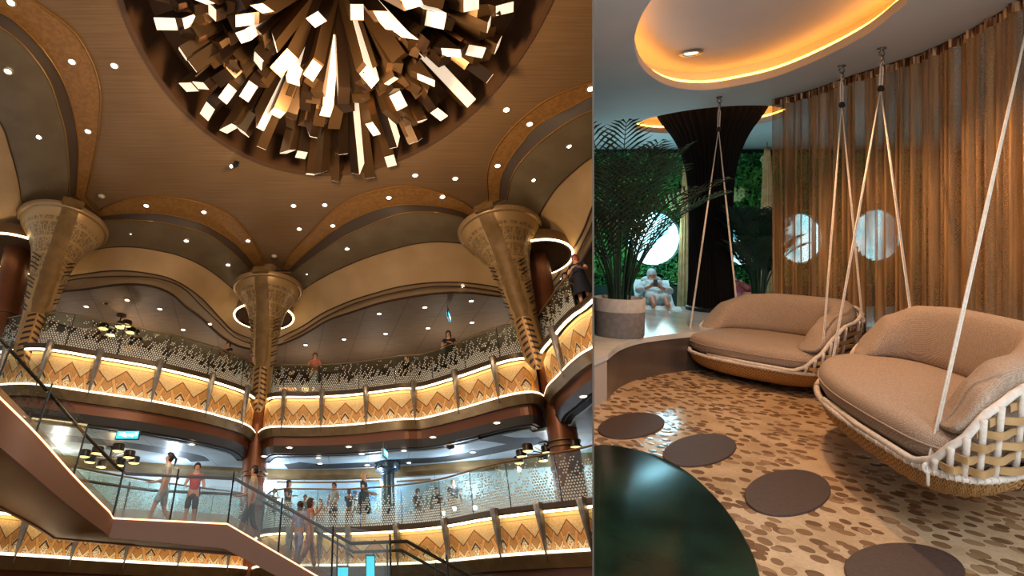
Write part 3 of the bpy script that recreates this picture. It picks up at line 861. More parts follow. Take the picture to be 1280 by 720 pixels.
ARM = {  # elbow, wrist, hand direction; given for the side x>0 facing -Y
 'down': (V3(.24, .02, 1.13), V3(.25, -.04, .89), V3(0, -.1, -1)),
 'rail': (V3(.25, -.12, 1.16), V3(.16, -.36, 1.10), V3(-.4, -1, -.1)),
 'fold': (V3(.24, -.10, 1.14), V3(.06, -.30, 1.20), V3(-1, -.3, .1)),
 'phone': (V3(.23, -.13, 1.17), V3(.12, -.33, 1.32), V3(-.2, -.3, 1)),
 'hold': (V3(.25, -.05, 1.14), V3(.2, -.30, 1.05), V3(0, -1, 0)),
 'up': (V3(.26, -.18, 1.32), V3(.18, -.34, 1.50), V3(0, -.4, 1)),
}
LEG = {
 'stand': [(V3(.10, -.01, .48), V3(.10, .02, .08), V3(.11, -.13, .03))]*2,
 'walk': [(V3(.10, -.14, .50), V3(.10, -.22, .09), V3(.10, -.37, .06)), (V3(.10, .07, .48), V3(.10, .28, .14), V3(.10, .17, .03))],
 'sit': [(V3(.12, -.42, .92), V3(.12, -.44, .50), V3(.12, -.58, .45))]*2,
}
PM = {}
def pmat(c, rough=.75):
    if c not in PM: PM[c] = mottled('cloth_'+c.strip('#'), c, '#%02x%02x%02x' % tuple(max(0, int(int(c[i:i+2], 16)*.86)) for i in (1, 3, 5)), 14, rough)
    return PM[c]
def person(label, M, arms=('down', 'down'), legs='stand', top='#334455', bottom='#222833', hair='#2a1c14', skin='#c99472', h=1.70, sleeve=.5,
           legwear='trousers', hairlen='short', lean=0, shoes='#2c2622', side=None, extra=None, group=None):
    root = thing('person', label, 'person', group, M=M)
    k = h/1.70
    ln = lambda p: V3(p.x, p.y-lean*max(0, p.z-.93)*1.0, p.z-abs(lean)*.18*max(0, p.z-.93))
    pts, ed, rd, ix = [], [], [], {}
    def add(n, p, r, par=None):
        ix[n] = len(pts); pts.append(ln(p)*k); rd.append(tuple(q*k for q in r) if isinstance(r, tuple) else r*k)
        if par: ed.append((ix[par], ix[n]))
    add('pelvis', V3(0, 0, .95), (.145, .105)); add('waist', V3(0, 0, 1.10), (.125, .095), 'pelvis'); add('chest', V3(0, 0, 1.28), (.15, .11), 'waist')
    add('upper', V3(0, .005, 1.38), (.12, .085), 'chest'); add('neck', V3(0, 0, 1.47), .052, 'upper'); add('jaw', V3(0, -.02, 1.535), (.062, .072), 'neck')
    add('brow', V3(0, -.012, 1.60), (.075, .092), 'jaw'); add('crown', V3(0, 0, 1.66), (.062, .075), 'brow')
    for s, a, lg, sd in ((1, arms[0], LEG[legs][0], 'r'), (-1, arms[1], LEG[legs][1], 'l')):
        e, w_, hd = ARM[a]; f = lambda p: V3(p.x*s, p.y, p.z)
        add('sh'+sd, V3(.165*s, .005, 1.395), .055, 'upper'); add('el'+sd, f(e), .040, 'sh'+sd); add('wr'+sd, f(w_), .027, 'el'+sd)
        hdn = f(hd).normalized(); pm = f(w_)+hdn*.07; add('pa'+sd, pm, (.036, .022), 'wr'+sd)
        sdv = hdn.cross(V3(0, 0, 1) if abs(hdn.z) < .8 else V3(0, 1, 0)).normalized()
        for q in range(4):
            o = sdv*(q-1.5)*.019; b = pm+hdn*.045+o; add('f%d%s' % (q, sd), b, .0095, 'pa'+sd); add('g%d%s' % (q, sd), b+hdn*(.05-.008*abs(q-1.3))+V3(0, 0, -.015), .0075, 'f%d%s' % (q, sd))
        b = pm-sdv*.042+hdn*.01; add('th'+sd, b, .0105, 'pa'+sd); add('ti'+sd, b+hdn*.035-sdv*.01, .009, 'th'+sd)
        kn, an, to = lg
        add('hip'+sd, V3(.088*s, 0, .89), .088, 'pelvis'); add('kn'+sd, f(kn), .055, 'hip'+sd); add('an'+sd, f(an), .036, 'kn'+sd); add('to'+sd, f(to), .030, 'an'+sd)
    body = skin_mesh(pts, ed, rd, 1)
    sm = PM.get('skin'+skin) or mat('skin_'+skin.strip('#'), skin, .55); PM['skin'+skin] = sm
    bo = meshobj('body', body, sm, root)
    P = lambda n: pts[ix[n]]
    # shirt: torso and sleeves
    tp, te, trr = [P('pelvis'), P('waist'), P('chest'), P('upper')], [(0, 1), (1, 2), (2, 3)], [(.160*k, .120*k), (.142*k, .112*k), (.168*k, .126*k), (.135*k, .10*k)]
    for sd in 'rl':
        i = len(tp); S, E, W = P('sh'+sd), P('el'+sd), P('wr'+sd)
        tp.append(S); te.append((3, i)); trr.append(.070*k)
        if sleeve <= 1: tp.append(S.lerp(E, max(.35, sleeve))); te.append((i, i+1)); trr.append(.060*k)
        else: tp += [E, E.lerp(W, .9)]; te += [(i, i+1), (i+1, i+2)]; trr += [.054*k, .042*k]
    meshobj('shirt', skin_mesh(tp, te, trr, 1), pmat(top), root)
    if legwear == 'dress':
        bm = BM(); c = P('pelvis')
        prof = [(.155, .16), (.175, 0), (.21, -.2), (.25, -.42), (.26, -.45), (.24, -.45), (.14, .14)]
        lathe(bm, [(r*k, z*k) for r, z in prof], 20, c=(c.x, c.y, c.z)); obj('skirt', bm, pmat(bottom), root, smooth=.8)
    else:
        low = .52 if legwear == 'shorts' else 0
        bp, be, br = [P('waist').lerp(P('pelvis'), .6), P('pelvis')], [(0, 1)], [(.14*k, .11*k), (.162*k, .125*k)]
        for sd in 'rl':
            i = len(bp); bp += [P('hip'+sd), P('hip'+sd).lerp(P('kn'+sd), .9 if low else 1)]; be += [(1, i), (i, i+1)]; br += [.102*k, (.084 if low else .074)*k]
            if not low: bp.append(P('kn'+sd).lerp(P('an'+sd), .95)); be.append((i+1, i+2)); br.append(.056*k)
        meshobj('shorts' if low else 'trousers', skin_mesh(bp, be, br, 1), pmat(bottom), root)
    for sd in 'rl':
        A, T = P('an'+sd), P('to'+sd); d = (T-A); d.z = 0; d = d.normalized() if d.length > 0 else V3(0, -1, 0)
        bm = BM(); tube(bm, [A-d*.05*k+V3(0, 0, -.03*k), A+V3(0, 0, -.035*k), T+d*.03*k, T+d*.06*k], [.03*k, .045*k, .042*k, .02*k], 10)
        obj('shoe', bm, pmat(shoes, .5), root, smooth=.9)
    # hair and face
    hc = P('brow'); bm = BM()
    q = bmesh.ops.create_uvsphere(bm, u_segments=16, v_segments=12, radius=.112*k)
    for v in bm.verts:
        v.co.x *= .86
        if v.co.y < -.02*k and v.co.z < .045*k: v.co.y = max(v.co.y, -.035*k); v.co.x *= .92
        if v.co.z < -.04*k and v.co.y > -.02*k and hairlen != 'short': v.co.z *= 2.6 if hairlen == 'long' else 1.4; v.co.y = max(v.co.y*.8, -.01)
    bmesh.ops.translate(bm, verts=bm.verts[:], vec=hc+V3(0, .014*k, .022*k))
    if hairlen == 'bun': ball(bm, hc+V3(0, .13*k, .04*k), .05*k)
    if hairlen == 'tail': tube(bm, [hc+V3(0, .10*k, .03*k), hc+V3(0, .17*k, -.03*k), hc+V3(0, .15*k, -.18*k)], [.03*k, .035*k, .012*k], 8)
    if hairlen != 'bald':
        obj('hair', bm, pmat(hair, .6), root, smooth=2)
    else: bm.free()
    bm = BM(); j = P('jaw'); fy = hc.y-.092*k
    ball(bm, (hc.x, fy-.012*k, hc.z-.028*k), .013*k, (1, 1.3, 1.6))
    for s in (-1, 1): ball(bm, (hc.x+s*.078*k, hc.y+.005*k, hc.z-.02*k), .018*k, (.5, 1, 1.5))
    obj('face', bm, sm, root, smooth=2)
    bm = BM()
    for s in (-1, 1): ball(bm, (hc.x+s*.029*k, fy+.008*k, hc.z-.004*k), .0095*k, (1.2, .7, .8)); box(bm, (hc.x+s*.03*k, fy+.004*k, hc.z+.018*k), (.03*k, .008*k, .006*k))
    box(bm, (hc.x, fy+.016*k, hc.z-.068*k), (.036*k, .012*k, .010*k))
    obj('features', bm, pmat('#4a2a22'), root)
    return root
def at_head(px, py, floor, h, curves=(), gap=.32):
    """plan point whose head top shows at (px, py), kept behind the balcony edge"""
    p = Lz(px, py, floor+h); q = V3(p.x, p.y, 0)
    for c in curves:
        nn = normals2(c)
        for _ in range(30):
            i = min(range(len(c)), key=lambda i: (V3(c[i].x, c[i].y, 0)-q).length)
            dd = (q-V3(c[i].x, c[i].y, 0)).dot(nn[i])
            if (V3(c[i].x, c[i].y, 0)-q).length < 1.5 and dd > -gap:
                q.y += .06; q.x = xat(px, q.y, floor+h)
            else: break
    if floor < 5 and q.y > 21.3: q.y = 21.3; q.x = xat(px, q.y, floor+h)
    hh = Ly(px, py, q.y).z-floor
    return V3(q.x, q.y, floor), max(h*.93, min(h*1.14, hh))
def TM(p, rz): return Matrix.Translation(p) @ Matrix.Rotation(rz, 4, 'Z')
def faceto(p, rz_deg): return TM(p, math.radians(rz_deg))
FL3 = Z3+.15; FL2 = Z2+.15
# ================================================================ ATRIUM: fittings
def cluster(label, pts, z, r, ceil, hub):
    c = Lz(hub[0], hub[1], z+.25); root = thing('cluster_light', label, 'ceiling lamp', loc=(c.x, c.y, z)); mb = mat('lamp_bronze_%d' % hub[0], '#3a2c20', .35, .6); ml = mat('lamp_warm_%d' % hub[0], '#ffe8b0', .5, emit='#ffd88a', es=2.2)
    bm = BM(); tube(bm, [(0, 0, .2), (0, 0, ceil-z)], .03, 8); lathe(bm, [(0, ceil-z-.04), (.2, ceil-z-.04), (.2, ceil-z), (0, ceil-z)], 20); ball(bm, (0, 0, .25), .09)
    for px, py in pts:
        p = Lz(px, py, z)-V3(c.x, c.y, z); tube(bm, [(0, 0, .26), (p.x, p.y, .22)], .02, 6)
    obj('arms', bm, mb, root, smooth=.8)
    for px, py in pts:
        p = Lz(px, py, z)-V3(c.x, c.y, z)
        bm = BM(); lathe(bm, [(0, .20), (r*.9, .20), (r, .17), (r, .02), (r*.93, 0), (r*.93, .04), (0, .04)], 24, c=(p.x, p.y, 0)); s_ = obj('shade', bm, mb, root, smooth=.5)
        bm = BM(); lathe(bm, [(0, -.02), (r*.7, -.015), (r*.9, 0), (r*.9, .03), (0, .03)], 24, c=(p.x, p.y, 0)); obj('diffuser', bm, ml, s_, smooth=.8)
    lamp_light('cluster_glow', 'POINT', (c.x, c.y, z-.15), 40, WARM, .1)
cluster('bronze cluster of eight round lamps over the stair landing', [(105, 571), (112, 578), (121, 567), (147, 564), (161, 572), (167, 579), (150, 582), (126, 584)], 5.45, .17, 6.04, (137, 573))
cluster('bronze cluster of round lamps by the thick copper column on the lower deck', [(649, 579), (652, 571), (660, 564), (679, 576), (684, 566), (719, 559)], 5.45, .16, 6.04, (683, 567))
cluster('bronze cluster of round lamps above the upper balcony near the stair', [(138, 419), (163, 416), (150, 409), (129, 411), (158, 407)], 11.1, .20, 12.03, (147, 412))
def wall_pt(px, curve, z):
    best = None
    for a, b in zip(curve, curve[1:]):
        for f in (0, .25, .5, .75):
            p = a.lerp(b, f); x = xat(px, p.y, z); e = abs(p.x-x)
            if p.y > 10 and (best is None or e < best[0]): best = (e, p)
    return best[1]
def painting(px0, px1, z0, z1, label, seed):
    i0 = min(range(len(BW)), key=lambda i: (BW[i]-wall_pt(px0, BW, z0)).length); i1 = min(range(len(BW)), key=lambda i: (BW[i]-wall_pt(px1, BW, z0)).length)
    c = resample(BW[i0:i1+1], 30); o_ = c[0].copy(); o_.z = z0; root = thing('wall_painting', label, 'painting', loc=o_); c = [V3(p.x-o_.x, p.y-o_.y, 0) for p in c]
    m = mat('painting_%d' % seed, '#5f93b5', .4); t = m.node_tree; n = noise(t, .35, 5, stretch=(1, 1, 2.2)); n2 = noise(t, 1.1, 3)
    k = mixc(t, n.sstep(.38, .55), '#2f6b9a', '#9db8c2'); k = mixc(t, n2.sstep(.55, .68), k, '#c9b79c'); setc(m, k)
    bm = BM(); sweep(bm, c, [(.02, 0), (.06, 0), (.06, z1-z0), (.02, z1-z0)]); obj('canvas', bm, m, root)
    bm = BM(); sweep(bm, c, [(.0, -.06), (.09, -.06), (.09, 0), (.0, 0)]); sweep(bm, c, [(.0, z1-z0), (.09, z1-z0), (.09, z1-z0+.06), (.0, z1-z0+.06)]); obj('frame', bm, M_BRONZE, root)
painting(346, 462, 4.2, 5.6, 'long blue and cream painting on the lower deck wall behind the standing guests', 1)
painting(500, 541, 4.2, 5.55, 'short blue painting on the lower deck wall past the dark round post', 2)
# dark post
px = xat(485, 21.5, 5); root = thing('round_post', 'dark blue-grey round post with a wide cap on the lower deck', 'post', loc=(px, 21.5, FL2))
bm = BM(); lathe(bm, [(.24, 0), (.24, 2.0), (.26, 2.02), (.26, 2.06), (.46, 2.16), (.48, 2.22), (.48, 2.39), (0, 2.39)], 32); obj('shaft', bm, mat('post_slate', '#3b4a50', .25, .5), root, smooth=.6)
bm = BM(); lathe(bm, [(.28, 0), (.28, .12), (.24, .14)], 32); obj('base_collar', bm, M_STEEL, root, smooth=.6)
# cyan signs
M_CYAN = mat('sign_cyan', '#37c6dc', .4, emit='#35cfe6', es=1.6); M_WHT = mat('sign_white', '#eaffff', .4, emit='#e8ffff', es=2.0); M_SIGNB = mat('sign_body', '#20282c', .4)
def sign(px, py, z, w_, h_, rz, ceil, label, marks=True, name='exit_sign', cat='sign'):
    p = Lz(px, py, z); root = thing(name, label, cat, loc=(p.x, p.y, z), rz=rz)
    bm = BM(); box(bm, (0, 0, 0), (w_+.06, .05, h_+.06)); box(bm, (-w_*.35, 0, (ceil-z)/2+.03), (.02, .02, ceil-z-.02)); box(bm, (w_*.35, 0, (ceil-z)/2+.03), (.02, .02, ceil-z-.02)); obj('housing', bm, M_SIGNB, root)
    bm = BM(); box(bm, (0, -.03, 0), (w_, .02, h_)); box(bm, (0, .03, 0), (w_, .02, h_)); obj('panel', bm, M_CYAN, root)
    if marks:
        bm = BM(); x = -w_*.42; rr = random.Random(2)
        while x < w_*.42:
            q = rr.uniform(.05, .09)*w_/.5; box(bm, (x+q/2, -.045, rr.uniform(-.1, .1)*h_), (q*.7, .008, h_*rr.uniform(.35, .6))); x += q
        obj('symbols', bm, M_WHT, root)
sign(160, 544, 5.7, .62, .2, .0, 6.04, 'cyan lit sign hanging under the upper balcony beside the stair')
sign(561, 396, 11.55, .5, .22, math.radians(74), 12.03, 'cyan lit sign seen edge-on under the plank ceiling')
sign(481, 567, 5.75, .5, .2, math.radians(75), 6.04, 'cyan lit sign seen edge-on above the dark round post')
# small ceiling things
def knob(px, py, z, label, name, cat, m, r, d):
    p = Lz(px, py, z); root = thing(name, label, cat, loc=p)
    bm = BM(); lathe(bm, [(0, -d), (r*.55, -d*.9), (r*.9, -d*.5), (r, -.01), (r, 0), (0, 0)], 20); obj('dome', bm, m, root, smooth=2)
    bm = BM(); lathe(bm, [(r, 0), (r*1.25, 0), (r*1.25, -.02), (r, -.02)], 20); obj('plate', bm, M_LAMPRIM, root, smooth=.6)
M_WDOME = mat('white_dome', '#d9cbb4', .5)
knob(127, 245, 13.95, 'white smoke detector on the brown ceiling beside the flared column near the stair', 'smoke_detector', 'detector', M_WDOME, .11, .08)
knob(343, 320, 13.95, 'white smoke detector on the brown ceiling just above the middle flared column', 'smoke_detector', 'detector', M_WDOME, .11, .08)
knob(563, 557, 6.03, 'dark camera dome in the lower deck ceiling', 'camera_dome', 'camera', M_SIGNB, .16, .12)
knob(133, 379, 12.02, 'dark camera dome in the plank ceiling near the stair', 'camera_dome', 'camera', M_SIGNB, .10, .08)
p = Lz(296, 203, 14.0); root = thing('track_spotlight', 'small dark spotlight fixed just outside the chandelier opening', 'spotlight', loc=p)
bm = BM(); lathe(bm, [(0, 0), (.09, 0), (.09, -.03), (.02, -.03), (.02, -.14)], 16); obj('mount', bm, M_SIGNB, root, smooth=.5)
bm = BM(); tube(bm, [(.02, .02, -.10), (-.12, -.10, -.26)], .07, 14); h = obj('head', bm, M_SIGNB, root, smooth=.6)
bm = BM(); ball(bm, (-.125, -.105, -.268), .055); obj('lens', bm, M_LAMP, h, smooth=2)
# bar sign on the upper deck, tripod
q = wall_pt(368, BW3, 9.6); p = V3(xat(368, q.y-3.2, 9.5), q.y-3.2, FL3)
root = thing('bar_counter', 'dark counter with glowing orange letters behind the dotted glass by the middle column', 'counter', loc=p)
bm = BM(); box(bm, (0, .3, .55), (2.2, .6, 1.1)); box(bm, (0, .55, 2.25), (2.2, .12, .5)); box(bm, (-1.0, .55, 1.6), (.08, .1, 1.0)); box(bm, (1.0, .55, 1.6), (.08, .1, 1.0)); bmesh.ops.bevel(bm, geom=bm.edges[:], offset=.01, segments=1); obj('body', bm, mat('counter_dark', '#241a14', .4), root)
M_SGN = mat('letters_orange', '#ffb070', .5, emit='#ff9a50', es=3)
bm = BM(); rr = random.Random(4); x = -.85
while x < .85:
    if not -.12 < x < .18: 
        tube(bm, [(x, .47, 2.15+rr.uniform(0, .05)), (x+.02, .47, 2.32), (x+.08, .47, 2.3+rr.uniform(-.06, .04)), (x+.06, .47, 2.16)], .014, 5)
    x += .12
obj('lettering', bm, M_SGN, root)
p, _h = at_head(443, 616, FL2, 1.45); p.y += .55; root = thing('tripod', 'black tripod standing by the person in black on the lower deck', 'tripod', loc=p)
bm = BM(); tube(bm, [(0, 0, .85), (0, 0, 1.45)], .018, 8); obj('pole', bm, M_SIGNB, root)
for k in range(3):
    a = 2*PI*k/3; bm = BM(); tube(bm, [(0, 0, 1.05), (.32*math.cos(a), .32*math.sin(a), 0)], .014, 6); obj('leg', bm, M_SIGNB, root)
bm = BM(); box(bm, (0, 0, 1.48), (.14, .1, .09)); obj('head', bm, M_SIGNB, root)

for px, py, w_, lab in ((463, 693, .22, 'tall cyan lit panel behind the lower stair rail'), (429, 707, .28, 'shorter cyan lit panel low behind the lower stair rail')):
    y = 17.6; zt = Ly(px, py, y).z; root = thing('lit_panel', lab, 'screen', loc=(xat(px, y, zt), y, 0))
    bm = BM(); box(bm, (0, 0, zt/2), (w_+.06, .10, zt)); obj('housing', bm, M_SIGNB, root)
    bm = BM(); box(bm, (0, -.055, zt-.45), (w_, .02, .8)); obj('screen', bm, M_CYAN, root)
# ================================================================ grand staircase
SP = [(-70, 428, 10.0), (0, 500, 11.0), (45, 545, 12.0), (90, 595, 13.0), (143, 648, 14.0), (285, 655, 14.0), (400, 722, 14.0), (438, 744, 14.0), (511, 741, 14.0), (640, 815, 14.0)]
SB = [(-70, 486, 10.0), (0, 546, 11.0), (45, 588, 12.0), (88, 630, 13.0), (138, 672, 14.0), (281, 686, 14.0), (392, 748, 14.0), (432, 771, 14.0), (505, 768, 14.0), (640, 846, 14.0)]
def smooth_path(L):
    P = [Ly(*p) for p in L]
    up = resample([q for q in _cm(P[:5])], 25)
    return up+P[5:]
def _cm(P):
    Q = [P[0]*2-P[1]]+P+[P[-1]*2-P[-2]]; out = []
    for i in range(1, len(Q)-2):
        for k in range(8):
            t = k/8; out.append(.5*((2*Q[i])+(Q[i+1]-Q[i-1])*t+(2*Q[i-1]-5*Q[i]+4*Q[i+1]-Q[i+2])*t*t+(3*Q[i]-Q[i-1]-3*Q[i+1]+Q[i+2])*t**3))
    out.append(Q[-2]); return out
ST = smooth_path(SP); SBt = smooth_path(SB)
for a, b in zip(ST, SBt): b.x, b.y = a.x, a.y
nz = ST[25].z; 
root = thing('grand_staircase', 'bronze grand staircase crossing the atrium with a landing halfway', 'staircase', loc=(ST[24].x, ST[24].y, 0))
RO = root.location.copy()
SN = normals2(ST)
def off(P, d, dz=0): return [V3(p.x+n.x*d, p.y+n.y*d, p.z+dz)-RO for p, n in zip(P, SN)]
W = 2.3
def ribbon(name, rows, m, **k):
    bm = BM(); loft(bm, rows, closed=True)
    bm.verts.ensure_lookup_table(); n = len(rows[0])
    bmesh.ops.recalc_face_normals(bm, faces=bm.faces[:])
    return obj(name, bm, m, root, **k)
def solid(A, B, C, D):   # four long edges -> closed tube along the flight
    return [list(q) for q in zip(A, B, C, D)]
ribbon('stringer', solid(off(ST, .06), off(SBt, .06), off(SBt, -.06), off(ST, -.06)), M_STRINGER, smooth=.5)
ribbon('stringer', solid(off(ST, -W+.06, 0), off(SBt, -W+.06, 0), off(SBt, -W-.06, 0), off(ST, -W-.06, 0)), M_STRINGER, smooth=.5)
ribbon('soffit', solid(off(SBt, -.06, .10), off(SBt, -.06, .03), off(SBt, -W+.06, .03), off(SBt, -W+.06, .10)), M_STAIRUNDER, smooth=.5)
ribbon('light_strip', solid(off(ST, .085, .01), off(ST, .085, -.02), off(ST, .05, -.02), off(ST, .05, .01)), mat('stair_light', '#ffd0a0', .5, emit='#ffb98a', es=3))
# treads
bm = BM(); d = arclen(ST); 
def along(s):
    for i in range(len(ST)-1):
        if d[i] <= s <= d[i+1]+1e-6:
            f = (s-d[i])/(d[i+1]-d[i]); return ST[i].lerp(ST[i+1], f), SN[i].lerp(SN[i+1], f).normalized(), ST[i+1]-ST[i]
s = 0
while s < d[-1]-.35:
    p, n, dr = along(s+.16); t = V3(dr.x, dr.y, 0).normalized()
    M = Matrix(((t.x, -n.x, 0, p.x-n.x*W/2-RO.x), (t.y, -n.y, 0, p.y-n.y*W/2-RO.y), (0, 0, 1, p.z-.14-RO.z), (0, 0, 0, 1)))
    box(bm, (0, 0, 0), (.36, W-.1, .12), M=M); s += .32
obj('treads', bm, M_FLOORD, root)
def balustrade(o_, label, key):
    r = thing('stair_balustrade', label, 'balustrade', loc=RO)
    dd = arclen(ST); n = int(dd[-1]/1.25); L = dd[-1]/n; Q = [along(L*k*.99999) for k in range(n+1)]
    for k in range(n):
        (a, na, _), (b, nb, _) = Q[k], Q[k+1]
        A = V3(a.x+na.x*o_, a.y+na.y*o_, a.z)-RO; B = V3(b.x+nb.x*o_, b.y+nb.y*o_, b.z)-RO
        A2, B2 = A.lerp(B, .012), B.lerp(A, .012); th = na*.008
        bm = BM(); vs = []
        for q in (A2, B2):
            for z in (-.02, 1.14):
                for s_ in (-1, 1): vs.append(bm.verts.new(q+V3(0, 0, z)+th*s_))
        a0, a1, a2, a3, b0, b1, b2, b3 = vs
        for f in ((a0, b0, b2, a2), (a1, a3, b3, b1), (a0, a1, b1, b0), (a2, b2, b3, a3), (a0, a2, a3, a1), (b0, b1, b3, b2)): bm.faces.new(f)
        bmesh.ops.recalc_face_normals(bm, faces=bm.faces[:])
        obj('glass_panel', bm, M_GLASS, r)
        bm = BM(); tube(bm, [A+V3(0, 0, 0), A+V3(0, 0, 1.12)], .022, 8); obj('post', bm, M_POST, r)
        bm = BM(); hz = A+na*(-.06)+V3(0, 0, .93); ball(bm, hz, .035); tube(bm, [A+V3(0, 0, .93), A-na*.10+V3(0, 0, .97)], .014, 6); obj('clamp', bm, M_CLAMP, r)
    pts = [V3(p.x+n_.x*(o_-.10), p.y+n_.y*(o_-.10), p.z+.98)-RO for p, n_ in zip(ST, SN)]
    bm = BM(); tube(bm, pts, .038, 10); obj('handrail', bm, M_RAILDARK, r, smooth=.8)
    if key:
        bm = BM(); rows = [[V3(p.x+n_.x*(o_-.02), p.y+n_.y*(o_-.02), p.z+z)-RO for p, n_ in zip(ST, SN)] for z in (.0, .20)]
        loft(bm, rows); bmesh.ops.solidify(bm, geom=bm.faces[:], thickness=.006); obj('base_band', bm, mat('frosted_base', '#c9a27c', .4, alpha=.55), r, smooth=.5)
    return r
balustrade(0.0, 'clear glass balustrade with dark bronze rail on the near side of the staircase', 1)
balustrade(-W, 'clear glass balustrade on the far side of the staircase', 0)
def stair_at(px, y):
    """plan point and floor height on the staircase for picture column px, set back to forward distance y"""
    best = None
    for i in range(len(ST)-1):
        for f in (0, .25, .5, .75):
            p = ST[i].lerp(ST[i+1], f); x = xat(px, y, p.z); e = abs(p.x-x)
            if best is None or e < best[0]: best = (e, p, x)
    return V3(best[2], y, best[1].z-.08)

# people on the stair
person('woman with dark ponytail in a pale patterned blouse and light shorts on the stair landing', faceto(stair_at(196, 15.2), -75), ('down', 'hold'), 'walk', '#c9c0ac', '#a9b6c4', '#1d1512', '#c58d6c', 1.80, .6, 'shorts', 'tail', shoes='#e6e2dc')
person('person in a red shirt and dark shorts beside a pale wall on the stair landing', faceto(stair_at(234, 15.6), 20), ('hold', 'hold'), 'stand', '#c22a22', '#26242c', '#3a2418', '#c58d6c', 1.66, .5, 'shorts', 'short')
person('bearded man in a cream shirt starting down the stair, seen from the side', faceto(stair_at(309, 14.9), -80), ('down', 'hold'), 'walk', '#c9b193', '#3c4654', '#15100e', '#b57d5c', 1.76, .55, 'trousers', 'short')
person('child with brown hair in a lavender top walking down the stair', faceto(stair_at(371, 14.7), 150), ('down', 'down'), 'walk', '#b3aed6', '#a8a6c8', '#3a2418', '#c58d6c', 1.42, .5, 'trousers', 'long', shoes='#eeeeee')
person('woman in a pink top just ahead of the lavender child on the stair', faceto(stair_at(384, 15.4), 110), ('up', 'down'), 'walk', '#cf7d74', '#bd8d92', '#4a3022', '#c58d6c', 1.6, .4, 'trousers', 'long')

# people along the upper balcony
U = [('woman with dark hair in a maroon top leaning over the upper balcony', 120, 405, 30, ('rail', 'fold'), '#4c2226', '#201a1e', '#17110f', 'long', 1.66, '#c58d6c'),
     ('person in a black top standing by the round pendants on the upper balcony', 172, 413, 200, ('hold', 'down'), '#1c1a20', '#241f22', '#17110f', 'short', 1.66, '#b57d5c'),
     ('person in a black shirt with folded arms against the upper rail beside the middle column', 286, 428, -30, ('fold', 'fold'), '#131318', '#1a1a20', '#17110f', 'short', 1.75, '#b57d5c'),
     ('man in a salmon shirt resting both arms on the upper rail', 394, 442, 0, ('rail', 'rail'), '#d9795e', '#7d8a92', '#3a2418', 'short', 1.70, '#c99472'),
     ('person in a dark floral top behind the dotted glass of the upper balcony', 430, 455, 15, ('rail', 'down'), '#4e2c22', '#20242c', '#2a1c14', 'short', 1.55, '#b57d5c'),
     ('small child in a black outfit standing at the upper balcony glass', 508, 447, 10, ('down', 'down'), '#141418', '#1a1a20', '#5a3420', 'short', 1.2, '#c99472'),
     ('woman in a black and white dress leaning on the upper rail', 561, 412, -10, ('fold', 'rail'), '#17171c', '#1c1c22', '#1d1512', 'long', 1.66, '#c99472'),
     ('woman with bright red hair looking down from the high short balcony', 720, 318, -35, ('rail', 'fold'), '#16243a', '#141a2a', '#a81c1c', 'long', 1.64, '#d9a080'),
     ('person with black hair behind the red-haired woman', 707, 334, -10, ('fold', 'rail'), '#15202e', '#141a2a', '#14100f', 'short', 1.5, '#c58d6c')]
for lab, px, py, rz, ar, tp, bt, hr, hl, h, sk in U:
    p, h = at_head(px, py, FL3, h, C3)
    person(lab, faceto(p, rz), ar, 'stand', tp, bt, hr, sk, h, .5, 'dress' if 'dress' in lab or 'red hair' in lab else 'trousers', hl, lean=.12 if 'lean' in lab else 0)
Lw = [('woman with very long dark hair looking sideways on the lower deck before the mural', 361, 601, 70, ('down', 'fold'), '#5a2a2a', '#231d20', '#1a1210', 'long', 1.66, '#c58d6c'),
      ('person in black beside the long-haired woman behind dotted glass', 344, 612, 30, ('down', 'down'), '#1d2026', '#1d2026', '#1a1210', 'short', 1.60, '#b57d5c'),
      ('brown-haired child between the long-haired woman and the pale shirt', 382, 619, 20, ('down', 'down'), '#7d8a94', '#3a4450', '#4a3222', 'short', 1.35, '#c99472'),
      ('small child in a white shirt at the lower balcony glass', 401, 624, 0, ('down', 'down'), '#dcd6cc', '#8c8c90', '#5a3a24', 'short', 1.22, '#c99472'),
      ('man with dark hair in a white vest on the lower deck', 418, 604, -30, ('hold', 'down'), '#b7b4b0', '#23262e', '#1a1210', 'short', 1.66, '#a8714f'),
      ('person in black with raised arms next to a tripod', 437, 612, 160, ('up', 'up'), '#1b2030', '#1b2030', '#15100e', 'short', 1.55, '#a8714f'),
      ('blonde woman in a dark teal dress facing along the lower rail', 455, 591, 75, ('hold', 'hold'), '#26343e', '#202c38', '#b08a58', 'long', 1.72, '#d9a080'),
      ('guest with curly black hair behind the dotted glass past the dark round post', 522, 613, 10, ('down', 'fold'), '#23252c', '#1d1f26', '#0e0c0c', 'short', 1.6, '#8c5c40'),
      ('guest in dark clothes between the black-haired guest and the bald man', 545, 610, -20, ('fold', 'down'), '#2a2c34', '#1f2128', '#1d1512', 'short', 1.62, '#b57d5c'),
      ('bald man in a navy jacket standing at the lower rail', 566, 598, 150, ('down', 'down'), '#232a3c', '#1d2230', '#c99472', 'bald', 1.74, '#d09a7a'),
      ('person in a grey shirt with a pink bag by the thick copper column', 716, 589, -20, ('hold', 'down'), '#6d7478', '#2c3036', '#1d1512', 'short', 1.66, '#b57d5c')]
for lab, px, py, rz, ar, tp, bt, hr, hl, h, sk in Lw:
    p, h = at_head(px, py, FL2, h, C2)
    person(lab, faceto(p, rz), ar, 'stand', tp, bt, hr, sk, h, .5, 'dress' if 'dress' in lab else 'trousers', hl)
# ================================================================ LOUNGE (second room, behind the partition)
def R_struct(name, bm, m, **k): return struct(name, bm, m, M=MR, side='R', **k)
H_C = 3.40
